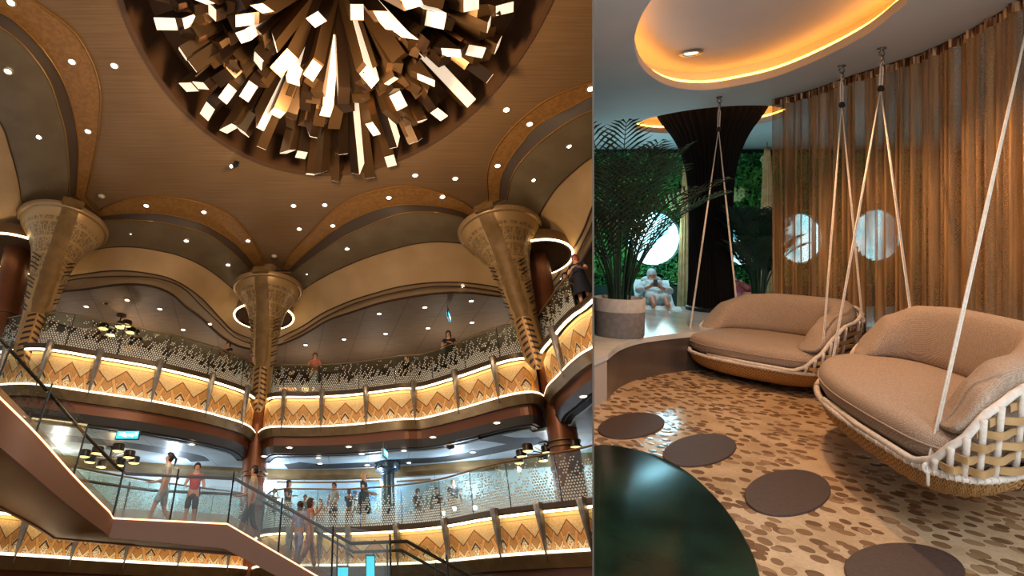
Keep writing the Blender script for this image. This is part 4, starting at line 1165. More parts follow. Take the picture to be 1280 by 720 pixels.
# partition between the two rooms
pd = Vector((_sl, 1, 0)).normalized(); pn = Vector((1, -_sl, 0)).normalized()
bm = BM(); s0, s1 = 2.35, 34.0
for s in (s0, s1):
    pass
vs = []
for s in (s0, s1):
    for q in (-1, 1):
        for z in (-22, 24): vs.append(bm.verts.new(CAM+pd*s+pn*q*.0035+Vector((0, 0, z))))
a0, a1, a2, a3, b0, b1, b2, b3 = vs
for f in ((a0, a1, a3, a2), (b0, b2, b3, b1), (a0, b0, b1, a1), (a2, a3, b3, b2), (a1, b1, b3, a3), (a0, a2, b2, b0)): bm.faces.new(f)
bmesh.ops.recalc_face_normals(bm, faces=bm.faces[:])
struct('wall_partition', bm, mat('partition_paint', '#6d6258', .7), M=MR)

def pebble_mat():
    m = mat('pebble_floor', '#c8a880', .13); t = m.node_tree; b = t.nodes['Principled BSDF']
    tc = t.nodes.new('ShaderNodeTexCoord'); hgt = None
    n1 = noise(t, 3.0, 5, vec=tc.outputs['Object']); nf = noise(t, 45.0, 2, vec=tc.outputs['Object'])
    colr = mixc(t, (n1*.7+nf*.3).sstep(.35, .65), '#bfa480', '#dcc4a2')
    for i, (sc_, keep, lx, ly) in enumerate(((8.2, .66, 0, 0), (8.8, .50, 3.37, 1.61), (10.5, .40, 7.1, 4.3))):
        mp = t.nodes.new('ShaderNodeMapping'); mp.inputs['Scale'].default_value = (sc_, sc_, 0); mp.inputs['Location'].default_value = (lx, ly, 0)
        t.links.new(tc.outputs['Object'], mp.inputs[0])
        vo = t.nodes.new('ShaderNodeTexVoronoi'); vo.voronoi_dimensions = '2D'; vo.inputs['Scale'].default_value = 1; vo.inputs['Randomness'].default_value = .7; t.links.new(mp.outputs[0], vo.inputs['Vector'])
        sp = t.nodes.new('ShaderNodeSeparateColor'); t.links.new(vo.outputs['Color'], sp.inputs[0])
        r_, g_, b_ = N(t, sp.outputs[0]), N(t, sp.outputs[1]), N(t, sp.outputs[2])
        df = t.nodes.new('ShaderNodeVectorMath'); df.operation = 'SUBTRACT'; t.links.new(mp.outputs[0], df.inputs[0]); t.links.new(vo.outputs['Position'], df.inputs[1])
        sx = t.nodes.new('ShaderNodeSeparateXYZ'); t.links.new(df.outputs[0], sx.inputs[0]); dx, dy = N(t, sx.outputs[0]), N(t, sx.outputs[1])
        an = b_*3.14159; ca, sa = an.op('COSINE'), an.op('SINE')
        u_ = (dx*ca+dy*sa)/(g_*.09+.29); v_ = (dy*ca-dx*sa)/(r_*.07+.25)
        e_ = (u_*u_+v_*v_)
        inside = e_.lt(1)*r_.lt(keep)
        cr = t.nodes.new('ShaderNodeValToRGB'); t.links.new(g_.s, cr.inputs[0])
        e = cr.color_ramp.elements; e[0].color = lin('#66503a'); e[1].color = lin('#ad9070')
        for p_, c_ in ((.25, '#8f7152'), (.5, '#775c43'), (.75, '#9d8060')): q = e.new(p_); q.color = lin(c_)
        edge = mixc(t, e_.sstep(.75, 1.0), cr.outputs[0], '#66503a')
        colr = mixc(t, inside, colr, edge)
        h = inside*(e_*-1+1.2)
        hgt = h if hgt is None else hgt.mx(h)
    t.links.new(colr, b.inputs['Base Color'])
    n2 = noise(t, 7, 3, vec=tc.outputs['Object'])
    bump(m, hgt*.25+n2*.9, .2, .02)
    return m
bm = BM(); poly(bm, [(-1.0, 2.2), (12, 2.2), (13, 11.5), (0, 11.5)], z=-.12, thick=.12); R_struct('floor_lounge', bm, pebble_mat())
M_CEILR = mottled('lounge_ceiling', '#c2c3c2', '#cacac8', .7, .75)
OV = [(814, 0), (802, 19), (794, 42), (793, 58), (800, 81), (816, 97), (835, 107), (860, 112), (891, 112), (929, 105.5), (960, 98.6), (996, 86), (1043, 65), (1085, 42), (1115, 19), (1135, 0), (1150, -50), (1130, -130), (1040, -190), (930, -170), (850, -80)]
ov = [Rz(p.x, p.y, H_C) for p in catmull([(x, y, 0) for x, y in OV+[OV[0]]], 110)][:-1]
oc = sum(ov, Vector())/len(ov)
CX, CY = 5.32, 8.45
rc = [Vector((CX-.06+1.0*math.cos(2*PI*k/64), CY+1.0*math.sin(2*PI*k/64), H_C)) for k in range(64)]
bm = BM(); poly(bm, [(-1, 2.2), (13, 2.2), (13, 11.5), (0, 11.5)], [[(p.x, p.y) for p in ov], [(p.x, p.y) for p in rc]], z=H_C, thick=.085)
R_struct('ceiling_lounge', bm, M_CEILR)
def grow(loop, d):
    n = len(loop); out = []
    ar = sum(loop[i].x*loop[(i+1) % n].y-loop[(i+1) % n].x*loop[i].y for i in range(n))
    for i in range(n):
        t = (loop[(i+1) % n]-loop[i-1]).normalized(); nn = Vector((t.y, -t.x, 0))*(1 if ar > 0 else -1); out.append(loop[i]+nn*d)
    return out
M_COVE = mat('cove_led', '#ffb45a', .5, emit='#ffa03a', es=18)
M_RECR = mottled('recess_white', '#bdbbb9', '#c6c4c2', .7, .55)
def cove(name, loop, g, top, led=1):
    a = [Vector((p.x, p.y, H_C+.086)) for p in grow(loop, g)]; b = [Vector((p.x, p.y, top)) for p in grow(loop, g)]
    a0 = [Vector((p.x, p.y, H_C+.086)) for p in loop]
    bm = BM(); loft(bm, [a, b], closed=True); poly(bm, [(p.x, p.y) for p in b], z=top, thick=.05)
    bmesh.ops.recalc_face_normals(bm, faces=bm.faces[:])
    R_struct(name, bm, M_RECR, smooth=.7)
    bm = BM(); tube(bm, [Vector((p.x, p.y, H_C+.118)) for p in grow(loop, g*.30)], .012, 6, closed=True)
    trimno[0] += 1; R_struct('trim_%d' % trimno[0], bm, M_COVE)
cove('ceiling_oval_recess', ov, .16, 3.66)
cove('ceiling_ring_recess', rc, .14, 3.66)
# downlight inside the oval
p = Rz(864, 66, 3.655)
rd = thing('downlight', 'round recessed downlight inside the oval ceiling cove', 'downlight', loc=p, M=MR)
bm = BM(); lathe(bm, [(.075, 0), (.115, -.002), (.12, -.012), (.085, -.018), (.07, .03), (.05, .03)], 28); obj('trim_ring', bm, mat('downlight_steel', '#a39c94', .3, .6), rd, smooth=.6)
bm = BM(); lathe(bm, [(0, -.006), (.05, -.006), (.07, -.004), (.07, .02), (0, .02)], 24); obj('lens', bm, mat('downlight_warm', '#ffd9b0', .4, emit='#ffd2a0', es=3), rd)

# ---------------- hedge wall with portholes
YB = 11.2
bm = BM(); poly(bm, [(3, YB), (12.6, YB), (12.6, YB+.2), (3, YB+.2)], z=0, thick=H_C); R_struct('wall_hedge', bm, mat('hedge_backing', '#10231a', .9))
bm = BM(); poly(bm, [(12.4, 2.2), (12.6, 2.2), (12.6, 11.4), (12.4, 11.4)], z=0, thick=H_C); R_struct('wall_lounge_side', bm, mat('lounge_side', '#4a3d30', .8))
PORT = [(815, 298, .54), (926, 300, .50), (996, 298, .50), (1093, 294, .52)]
pc = [Ry(x, y, YB-.03) for x, y, r in PORT]
def window_mat():
    m = mat('porthole_daylight', '#bdeef2', .3); t = m.node_tree; b = t.nodes['Principled BSDF']
    n = noise(t, 2.2, 3)
    c = mixc(t, n.sstep(.35, .6), '#6fdcec', '#dcfcff')
    t.links.new(c, b.inputs['Emission Color']); b.inputs['Emission Strength'].default_value = 2.4; return m
M_WIN = window_mat()
for i, (p, (x, y, r)) in enumerate(zip(pc, PORT)):
    X = Matrix.Rotation(PI/2, 4, 'X')
    bm = BM(); lathe(bm, [(0, 0), (r, 0), (r, .02), (0, .02)], 48); bmesh.ops.transform(bm, matrix=Matrix.Translation(p) @ X, verts=bm.verts[:])
    R_struct('window_%d' % (i+1), bm, M_WIN)
    bm = BM(); lathe(bm, [(r, -.02), (r+.05, -.02), (r+.06, .08), (r+.01, .09), (r, .03)], 48); bmesh.ops.transform(bm, matrix=Matrix.Translation(p) @ X, verts=bm.verts[:])
    trimno[0] += 1; R_struct('trim_%d' % trimno[0], bm, mat('porthole_frame%d' % i, '#24453c', .4, .4))
bm = BM(); rr = random.Random(11)
for _ in range(17000):
    x = rr.uniform(4.3, 11.4); z = rr.uniform(.55, H_C-.10)
    if any((x-p.x)**2+(z-p.z)**2 < (r+.01)**2 for p, (_a, _b, r) in zip(pc, PORT)): continue
    y = YB-.02-rr.uniform(0, .16)
    s = rr.uniform(.035, .075); M = Matrix.Translation((x, y, z)) @ Matrix.Rotation(rr.uniform(0, 2*PI), 4, 'Y') @ Matrix.Rotation(rr.uniform(-.9, .9), 4, 'X')
    q = [M @ Vector(v) for v in ((0, 0, -s), (s*.42, -.012, 0), (0, -.004, s), (-s*.42, -.012, 0), (0, .006, 0))]
    v = [bm.verts.new(k) for k in q]
    bm.faces.new((v[0], v[1], v[4])); bm.faces.new((v[1], v[2], v[4])); bm.faces.new((v[2], v[3], v[4])); bm.faces.new((v[3], v[0], v[4]))
M_LEAF = mottled('hedge_leaf', '#2a7a3c', '#55a048', 1.7, .45)
o = obj('hedge_leaves', bm, M_LEAF, M=MR, side='R'); o['kind'] = 'stuff'; tag(o, 'wall covered with small green hedge leaves around the portholes', 'hedge')

# ---------------- platform
top = [(725, 462), (742, 449), (760, 442), (775, 431), (800, 423), (835, 418), (867, 415), (905, 412), (950, 411)]
pf = [Rz(x, y, .46) for x, y in top]
fr = pf[:3]+catmull(pf[2:], 30)[1:]
bm = BM(); poly(bm, [(p.x, p.y) for p in fr]+[(9, 7.2), (11.8, 7.2), (11.8, 8.9), (1, 8.9)], z=.40, thick=.06)
R_struct('floor_platform', bm, mottled('platform_marble', '#cfd8d8', '#e0e5e4', 2.5, .10))
bm = BM(); c = [Vector((p.x, p.y, 0)) for p in fr[2:]]
sweep(bm, c, [(-.03, 0), (-.01, 0), (-.01, .40), (-.03, .40)]); R_struct('wall_platform_curve', bm, mottled('brushed_riser', '#5e5753', '#7a726c', 1.2, .28, .5), smooth=.6)
bm = BM(); c = [Vector((p.x, p.y, 0)) for p in resample(fr[:3], 12)]
sweep(bm, c, [(-.03, 0), (-.01, 0), (-.01, .40), (-.03, .40)]); R_struct('wall_platform_end', bm, mat('platform_white', '#bcb8b4', .45))
bm = BM(); poly(bm, [(1, 8.9), (12.4, 8.9), (12.4, 11.2), (1, 11.2)], z=.10, thick=.09); R_struct('floor_terrace', bm, mottled('terrace_teal', '#5f8f92', '#7fb0b0', 2.5, .10))
bm = BM(); poly(bm, [(1.0, 10.85), (12.4, 10.85), (12.4, 10.92), (1.0, 10.92)], z=.19, thick=.42); R_struct('wall_planter', bm, mat('planter_dark', '#1c3a36', .25))

# ---------------- stepping discs and dark pool disc
def floor_disc(name, pts, m, z, th, label, cat, group=None):
    w_ = [Rz(x, y, z+th) for x, y in pts]; c = sum(w_, Vector())/len(w_); c.z = z
    bm = BM(); L = []
    for k, (zz, s_) in enumerate(((z, 1), (z+th*.6, 1), (z+th, .985))):
        L.append([bm.verts.new((c.x+(p.x-c.x)*s_, c.y+(p.y-c.y)*s_, zz)) for p in w_])
    n = len(w_)
    for A, B in zip(L, L[1:]):
        for k in range(n): bm.faces.new((A[k], A[(k+1) % n], B[(k+1) % n], B[k]))
    bm.faces.new(L[-1]); bm.faces.new(L[0][::-1]); bmesh.ops.recalc_face_normals(bm, faces=bm.faces[:])
    o = obj(name, bm, m, M=MR, side='R', smooth=.5)
    return tag(o, label, cat, group)
M_STEP = mottled('rubber_disc', '#443631', '#4e3f39', 60, .6, bmp=.15)
def ellpx(cx, cy, rx, ry, tilt, n=64):
    t = math.radians(tilt)
    return [(cx+rx*math.cos(a)*math.cos(t)-ry*math.sin(a)*math.sin(t), cy-rx*math.cos(a)*math.sin(t)-ry*math.sin(a)*math.cos(t)) for a in (2*PI*k/n for k in range(n))]
for (cx, cy, rx, ry, tl), lab in zip(((789, 531.5, 42, 15.5, 7), (874.5, 562, 46.5, 19.5, 8), (984.5, 615, 54, 28.5, 5), (1131, 712, 76, 34, -3)),
    ('dark brown round floor disc nearest the platform, smallest of the row', 'dark brown round floor disc just past the rim of the green pool disc', 'dark brown round floor disc in the middle of the pebbles', 'dark brown round floor disc cut by the bottom of the frame, largest of the row')):
    floor_disc('stepping_disc', ellpx(cx, cy, rx, ry, tl), M_STEP, 0, .012, lab, 'stepping disc', None)
pool = [(700, 575), (742.7, 556), (760, 555), (777, 557), (820, 568), (863, 591), (905, 632), (935, 678), (950, 720), (950, 770), (915, 830), (850, 880), (760, 890), (690, 840)]
pm_ = mottled('green_water', '#0a1d14', '#1a3528', 2.2, .22, spec=.15)
floor_disc('pool_disc', [(p.x, p.y) for p in catmull([(x, y, 0) for x, y in pool+[pool[0]]], 90)][:-1], pm_, 0, .02, 'large dark green glossy disc of still water set in the pebble floor', 'pool')

# ---------------- black trumpet column
root = thing('trumpet_column', 'black pleated column flaring like a trumpet into the ringed ceiling recess', 'column', loc=(CX, CY, .46), M=MR)
P = catmull([(r, z-.46, 0) for r, z in ((.31, .46), (.29, 1.0), (.285, 1.9), (.295, 2.3), (.33, 2.65), (.41, 2.97), (.52, 3.22), (.63, 3.39), (.72, 3.56), (.74, 3.64))], 30)
bm = BM(); SEG = 320; rings = []
for p in P:
    rings.append([bm.verts.new((p.x*(1+.035*math.cos(40*a))*math.cos(a), p.x*(1+.035*math.cos(40*a))*math.sin(a), p.y)) for a in (2*PI*k/SEG for k in range(SEG))])
for A, B in zip(rings, rings[1:]):
    for k in range(SEG): bm.faces.new((A[k], A[(k+1) % SEG], B[(k+1) % SEG], B[k]))
obj('pleated_cover', bm, mat('black_fabric', '#0c0a09', .85, spec=.2), root, smooth=2)
bm = BM(); lathe(bm, [(.34, 0), (.34, .05), (.31, .07), (0, .07)], 40); obj('base_ring', bm, mat('black_base', '#1a1817', .4), root, smooth=.5)

# ---------------- tall drapes, orchids
def drape(px, dep, zt, label):
    b = Ry(px, 296, dep); root = thing('gathered_drape', label, 'drape', loc=(b.x, b.y, .19), M=MR)
    bm = BM(); rows = []
    for i in range(22):
        f = i/21; z = (zt-.19)*(1-f); r = .045+.13*f**.8
        rows.append([Vector((r*(1+.12*math.cos(14*a))*math.cos(a), r*.5*(1+.12*math.cos(14*a))*math.sin(a), z)) for a in (2*PI*k/84 for k in range(84))])
    loft(bm, rows, closed=True); obj('fabric', bm, mottled('cream_drape', '#c9a064', '#dcb888', 8, .7), root, smooth=2)
    bm = BM(); lathe(bm, [(.05, 0), (.058, .02), (.05, .05)], 20, c=(0, 0, zt-.25)); tube(bm, [(0, 0, zt-.22), (0, 0, H_C-.19)], .008, 6); obj('tie', bm, mat('drape_tie', '#8a6a3c', .4, .5), root)
drape(859, 10.2, 3.3, 'cream gathered drape hanging between the bright porthole and the black column')
drape(959, 10.3, 3.3, 'cream gathered drape hanging beside the bead curtain end')
def flower(px, py, s, label):
    c = Ry(px, py, YB-.30); root = thing('orchid', label, 'flower', loc=c, M=MR)
    bm = BM(); rr = random.Random(int(px))
    for k in range(7):
        fc = Vector((rr.uniform(-1, 1)*s, rr.uniform(-.05, .02), rr.uniform(-1.2, 1.2)*s))
        for j in range(5):
            a = 2*PI*j/5+k; d = Vector((math.cos(a), -.3, math.sin(a)))*.045
            ball(bm, fc+d, .034, (1, .25, 1), 8, 6)
    obj('petals', bm, mat('orchid_petal%d' % px, '#c9dc96', .5), root, smooth=2)
    bm = BM(); tube(bm, [(0, .18, -.5*s-.2), (0, .05, 0), (.02, .0, s*1.4)], .008, 6); obj('stem', bm, M_LEAF, root)
flower(842, 250, .16, 'pale green orchid spray on the hedge between porthole and drape')
flower(920, 240, .14, 'pale yellow orchid spray on the hedge just past the black column')
flower(957, 203, .07, 'small yellow orchid at the top of the hedge by the bead curtain')

# ---------------- planters and palms
def palm(px, dep, potr, poth, zt, spread, nfr, seed, label, group=None, cut=None):
    b = Ry(px, 296, dep); root = thing('potted_palm', label, 'plant', loc=(b.x, b.y, .46), M=MR)
    bm = BM(); lathe(bm, [(0, 0), (potr*.94, 0), (potr*.98, .02), (potr, poth*.66)], 48); obj('pot', bm, mottled('pot_grey', '#7a7a7a', '#868686', 20, .8), root, smooth=.5)
    bm = BM(); lathe(bm, [(potr, poth*.66), (potr*1.01, poth*.68), (potr*1.02, poth), (potr*.93, poth), (potr*.9, poth*.85), (0, poth*.86)], 48); obj('pot_collar', bm, mottled('pot_cream', '#c8c6c0', '#d4d2cc', 20, .8), root, smooth=.5, label='cream upper band of the pot')
    rr = random.Random(seed); mg = mottled('palm_leaf%d' % seed, '#0c2a20', '#143c2c', 5, .45)
    for i in range(nfr):
        a = 2*PI*i/nfr*2.4+rr.uniform(-.3, .3); out = spread*rr.uniform(.35, 1); H = (zt-poth)*rr.uniform(.55, 1)
        if i < 7: H = (zt-poth)*rr.uniform(.9, 1.0); out = spread*rr.uniform(.6, 1.0)
        base = Vector((math.cos(a)*potr*.4, math.sin(a)*potr*.4, poth*.85)); d = Vector((math.cos(a), math.sin(a), 0))
        pts = []
        for k in range(15):
            f = k/14; pts.append(base+d*out*(f**1.7)+Vector((0, 0, H*(f-.22*f**3.2))))
        bm = BM(); tube(bm, pts, [.013*(1-.75*k/14) for k in range(15)], 6)
        for k in range(5, 15):
            for h_ in (0, .5):
                if k == 14 and h_: continue
                p = pts[k].lerp(pts[min(14, k+1)], h_); t = (pts[min(k+1, 14)]-pts[k-1]).normalized()
                sd = t.cross(Vector((0, 0, 1))); sd = sd.normalized() if sd.length > .1 else Vector((-d.y, d.x, 0))
                f = (k-5)/9; L = .42*math.sin(PI*(.18+.75*f))*rr.uniform(.85, 1.1)
                for s in (-1, 1):
                    tip = p+(sd*s*.75+t*.65+Vector((0, 0, .05))).normalized()*L+Vector((0, 0, -.10*L))
                    mid = p.lerp(tip, .45)+Vector((0, 0, .02)); wv = t*.016
                    A = [bm.verts.new(q) for q in (p-wv*.4, mid-wv, tip, mid+wv, p+wv*.4)]
                    B = bm.verts.new(mid+Vector((0, 0, -.005)))
                    bm.faces.new((A[0], A[1], B)); bm.faces.new((A[1], A[2], B)); bm.faces.new((A[2], A[3], B)); bm.faces.new((A[3], A[4], B)); bm.faces.new((A[4], A[0], B))
        obj('frond', bm, mg, root, side='R', M=MR @ Matrix.Translation((b.x, b.y, .46)))
    return root
palm(774, 6.30, .268, .44, 2.95, 1.0, 30, 4, 'tall areca palm in a two-tone grey and cream pot on the white platform')
palm(948, 7.9, .18, .32, 2.0, .48, 26, 9, 'dark palm plant half hidden behind the trumpet column and back of the swing seat')

# ---------------- bead curtain
CT = [(967, 128), (1010, 118), (1050, 104), (1100, 88), (1150, 72), (1200, 50), (1240, 28), (1280, 3), (1330, -35), (1400, -100)]
cc = catmull([Rz(x, y, H_C-.04) for x, y in CT], 700)
Lc = arclen(cc)
def curtain_mat():
    m = mat('bead_curtain', '#a3703a', .42, .3); t = m.node_tree; b = t.nodes['Principled BSDF']
    u, v = uvs(t)
    mpv = t.nodes.new('ShaderNodeCombineXYZ'); t.links.new((u*60).s, mpv.inputs[0]); t.links.new((v*1.1).s, mpv.inputs[1])
    st = noise(t, 1.0, 3, vec=mpv.outputs[0])
    mp2 = t.nodes.new('ShaderNodeCombineXYZ'); t.links.new((u*220).s, mp2.inputs[0]); t.links.new((v*220).s, mp2.inputs[1])
    fine = noise(t, 1.0, 1, vec=mp2.outputs[0])
    c = mixc(t, st.sstep(.32, .68), '#866640', '#b58b56'); c = mixc(t, (fine.gt(.62))*.55, c, '#b79c74')
    setc(m, c)
    mp3 = t.nodes.new('ShaderNodeCombineXYZ'); t.links.new((u*9).s, mp3.inputs[0]); t.links.new((v*.35).s, mp3.inputs[1])
    coarse = noise(t, 1.0, 2, vec=mp3.outputs[0])
    holes = fine.gt(.46)*coarse.sstep(.36, .62)
    al = holes*-.62+.97
    t.links.new(al.s, b.inputs['Alpha'])
    bump(m, fine, .4, .01)
    return m
bm = BM(); Lu = bm.loops.layers.uv.verify(); nn = normals2(cc); rr = random.Random(5); cols = []
ph = 0
for i, (p, n) in enumerate(zip(cc, nn)):
    ph += (Lc[i]-Lc[i-1] if i else 0)*2*PI/(.105+.03*math.sin(i*.07))
    o_ = .036*math.sin(ph)+.02*math.sin(ph*.37+1)
    cols.append((p+n*o_, Lc[i]))
zs = [.02, .8, 1.6, 2.4, H_C-.085, H_C-.01]
G = [[bm.verts.new((q.x, q.y, z)) for q, _ in cols] for z in zs]
for a in range(len(zs)-1):
    for k in range(len(cols)-1):
        f = bm.faces.new((G[a][k], G[a][k+1], G[a+1][k+1], G[a+1][k])); f.material_index = 1 if a == 4 else 0
        for l, (uu, vv) in zip(f.loops, ((cols[k][1], zs[a]), (cols[k+1][1], zs[a]), (cols[k+1][1], zs[a+1]), (cols[k][1], zs[a+1]))): l[Lu].uv = (uu, vv)
def sequin_glint_mat():  # pale flecks paint the LED glints on the sequins into the colour
    m = mat('curtain_header', '#c98a50', .3, .6); t = m.node_tree; u, v = uvs(t)
    mpv = t.nodes.new('ShaderNodeCombineXYZ'); t.links.new((u*70).s, mpv.inputs[0]); t.links.new((v*2).s, mpv.inputs[1])
    n = noise(t, 1, 2, vec=mpv.outputs[0]); setc(m, mixc(t, n.sstep(.45,.6), '#7a4a2a', '#ffd8a8')); return m
ct = obj('bead_curtain', bm, [curtain_mat(), sequin_glint_mat()], M=MR, smooth=2)
tag(ct, 'full-height brown and gold metal bead curtain curving behind both swings', 'curtain')
bm = BM(); tube(bm, [Vector((q.x, q.y, H_C-.004)) for q in cc[::10]], .012, 6); trimno[0] += 1; R_struct('trim_%d' % trimno[0], bm, mat('curtain_track', '#5a3a24', .4, .5))

# ---------------- hanging swing sofas
M_CUSH = None
def cushion_mat():
    m = mat('woven_cushion', '#a3866e', .85); t = m.node_tree
    x, y, z, v = objco(t)
    wv = ((x+y)*330).op('SINE')*((x-y+z)*330).op('SINE')
    n = noise(t, 120, 2, vec=v)
    setc(m, mixc(t, (wv*.25+n).sstep(.3, .75), '#9a8979', '#c0ad9b')); bump(m, wv*.4+n, .25, .004)
    return m
M_CUSH = cushion_mat()
M_ROPEW = mottled('white_cord', '#ddd4c8', '#ebe3d8', 40, .7)
M_ROPE = mottled('swing_rope', '#e2d8c8', '#f0e8dc', 60, .7)
M_STRAP = mottled('tan_strap', '#b08d5e', '#c3a06e', 6, .6)
def bowl_mat():
    m = mat('wicker_bowl', '#b0803f', .6); t = m.node_tree; u, v = uvs(t)
    row = (v*26+((u*60).op('SINE'))*.35).fract(); rib = (u*14).fract()
    c = mixc(t, row.band(.5, .3), '#7d5a2c', '#c4965a'); c = mixc(t, rib.lt(.12), c, '#cfa468')
    setc(m, c); bump(m, (row-.5).abs()*-1+(rib-.06).abs().lt(.06)*.5, .6, .02); return m
M_BOWL = bowl_mat()
M_HOOK = mat('hook_steel', '#8c8680', .25, .9); M_TIE = mat('black_tie', '#15120f', .6)
TOPK = [(-60, .44), (-50, .48), (-35, .60), (-15, .78), (0, .88), (20, .96), (45, 1.0), (90, 1.0), (120, .97), (145, .86), (165, .66), (178, .50), (190, .44)]
def topz(d):
    for (a, za), (b, zb) in zip(TOPK, TOPK[1:]):
        if a <= d <= b: f = (d-a)/(b-a); f = f*f*(3-2*f)*.5+f*.5; return za+(zb-za)*f
    return TOPK[0][1] if d < TOPK[0][0] else TOPK[-1][1]
def swing(C, U, V, dz, hooks, ends, label):
    root = thing('swing_sofa', label, 'hanging sofa', loc=(C[0], C[1], dz), M=MR)
    U = Vector((U[0], U[1], 0)); V = Vector((V[0], V[1], 0))
    def e(deg, s=1.0, z=0.0):
        a = math.radians(deg); c_, s_ = math.cos(a), math.sin(a)
        ex = .9-.36*max(0, min(1, (c_+.15)/.6))         # rounded far end, squarer arm end
        cx = math.copysign(abs(c_)**ex, c_); sx = math.copysign(abs(s_)**ex, s_)
        return U*cx*s+V*sx*s+Vector((0, 0, z))
    degs = list(range(0, 360, 5))
    # seat cushion
    bm = BM(); rows = []
    for s, z in ((.2, .345), (.80, .335), (.94, .35), (.99, .40), (1.0, .45), (.985, .495), (.94, .525), (.85, .54), (.6, .552), (.3, .556), (.001, .557)):
        rows.append([e(d_, s, z) for d_ in degs])
    loft(bm, rows, closed=True); obj('seat_cushion', bm, M_CUSH, root, smooth=2)
    bm = BM(); tube(bm, [e(d_, 1.003, .452) for d_ in degs], .006, 6, closed=True); obj('piping', bm, M_CUSH, root, smooth=2)
    # back and arm cushions
    def pad(name, d0, d1, th, n=40, taper=(True, True)):
        bm = BM(); rows = []
        for i in range(n+1):
            f = i/n; d_ = d0+(d1-d0)*f; tz = topz(d_)
            k = 1.0
            if taper[0]: k = min(k, (f/.10)**.5 if f < .10 else 1)
            if taper[1]: k = min(k, ((1-f)/.10)**.5 if f > .9 else 1)
            k = max(k, .08); z0 = .53; hh = max(.05, tz-z0)*(.35+.65*k); t = th*k
            sec = []
            for j in range(16):
                a = 2*PI*j/16; cs, sn = math.cos(a), math.sin(a)
                ss = math.copysign(abs(cs)**.6, cs); zz = math.copysign(abs(sn)**.6, sn)
                lean_ = .05*(zz+1)/2
                sec.append(e(d_, 1.0-th*.62+lean_+ss*t*.62, z0+hh*.5*(1+zz)))
            rows.append(sec)
        V_ = [[bm.verts.new(p) for p in r] for r in rows]
        for A, B in zip(V_, V_[1:]):
            for j in range(16): bm.faces.new((A[j], A[(j+1) % 16], B[(j+1) % 16], B[j]))
        bm.faces.new(V_[0][::-1]); bm.faces.new(V_[-1]); bmesh.ops.recalc_face_normals(bm, faces=bm.faces[:])
        return obj(name, bm, M_CUSH, root, smooth=2)
    pad('back_cushion', 176, 42, .25, taper=(True, False)); pad('arm_cushion', 44, -44, .25, taper=(False, True))
    # frame: lower ring, upper rim, posts
    bm = BM(); tube(bm, [e(d_, 1.02, .335) for d_ in degs], .018, 10, closed=True)
    for d_ in range(0, 360, 4):                          # wrapped cord turns
        p = e(d_, 1.02, .335); t = (e(d_+2, 1.02, .335)-p).normalized(); u_ = t.orthogonal().normalized(); w_ = t.cross(u_)
        tube(bm, [p+(u_*math.cos(a)+w_*math.sin(a))*.019+t*.01*a/6 for a in (2*PI*k/8 for k in range(9))], .004, 4)
    obj('lower_ring', bm, M_ROPEW, root, smooth=2)
    rim = [e(d_, 1.03+.05*(topz(d_)-.44)/.56, topz(d_)+.015-.10) for d_ in range(-62, 194, 4)]
    rim = [e(-110, 1.015, .355), e(-85, 1.02, .36)]+rim+[e(205, 1.02, .36), e(225, 1.015, .355)]
    bm = BM(); tube(bm, rim, .018, 10); obj('upper_rim', bm, M_ROPEW, root, smooth=2)
    def panel(d_, f): 
        tz = topz(d_)+.015-.10; z = .335+(tz-.335)*f
        return 1.02+.03*f+.05*(topz(d_)-.44)/.56*f, z
    posts = [d_ for d_ in range(-48, 184, 9)]
    for d_ in posts:
        bm = BM(); tube(bm, [e(d_, *panel(d_, f)) for f in (0, .25, .5, .75, 1)], .013, 8); obj('post', bm, M_ROPEW, root, smooth=2)
    for r_ in range(9):
        z = .385+.062*r_; bm = BM(); run = []
        ds = [d_/2 for d_ in range(-100, 372, 3)]; seg = []
        runs = []
        for d_ in ds:
            if topz(d_)-.10-.02 > z:
                ph = (d_+48)/9*PI; s_ = 1.045+.022*math.cos(ph)*(1 if r_ % 2 else -1)+.05*(z-.33)/.6
                seg.append((d_, s_))
            elif seg: runs.append(seg); seg = []
        if seg: runs.append(seg)
        for seg in runs:
            if len(seg) < 3: continue
            Vr = []
            for d_, s_ in seg:
                Vr.append([bm.verts.new(e(d_, s_+a, z+b)) for a, b in ((-.004, -.019), (.006, -.017), (.006, .017), (-.004, .019))])
            for A, B in zip(Vr, Vr[1:]):
                for j in range(4): bm.faces.new((A[j], A[(j+1) % 4], B[(j+1) % 4], B[j]))
            bm.faces.new(Vr[0][::-1]); bm.faces.new(Vr[-1])
        if bm.faces: bmesh.ops.recalc_face_normals(bm, faces=bm.faces[:]); obj('woven_strap', bm, M_STRAP, root, smooth=.8)
        else: bm.free()
    # woven bowl under the ring
    bm = BM(); Lu = bm.loops.layers.uv.verify()
    prof = [(1.01, .335), (.99, .285), (.94, .22), (.82, .165), (.60, .135), (.3, .122), (.01, .12)]
    pr = catmull([(a, b, 0) for a, b in prof], 18); ds = [d_*2.5 for d_ in range(145)]
    Vb = [[bm.verts.new(e(d_, p.x*(1+.010*math.cos(d_*.8)), p.y)) for d_ in ds] for p in pr]
    for i in range(len(pr)-1):
        for k in range(len(ds)-1):
            f = bm.faces.new((Vb[i][k], Vb[i+1][k], Vb[i+1][k+1], Vb[i][k+1]))
            for l, (a, b) in zip(f.loops, ((k, i), (k, i+1), (k+1, i+1), (k+1, i))): l[Lu].uv = (a/7.2, b/17)
    bmesh.ops.remove_doubles(bm, verts=bm.verts[:], dist=1e-5)
    obj('wicker_bowl', bm, M_BOWL, root, smooth=2)
    # ropes
    L0 = Vector((C[0], C[1], dz))
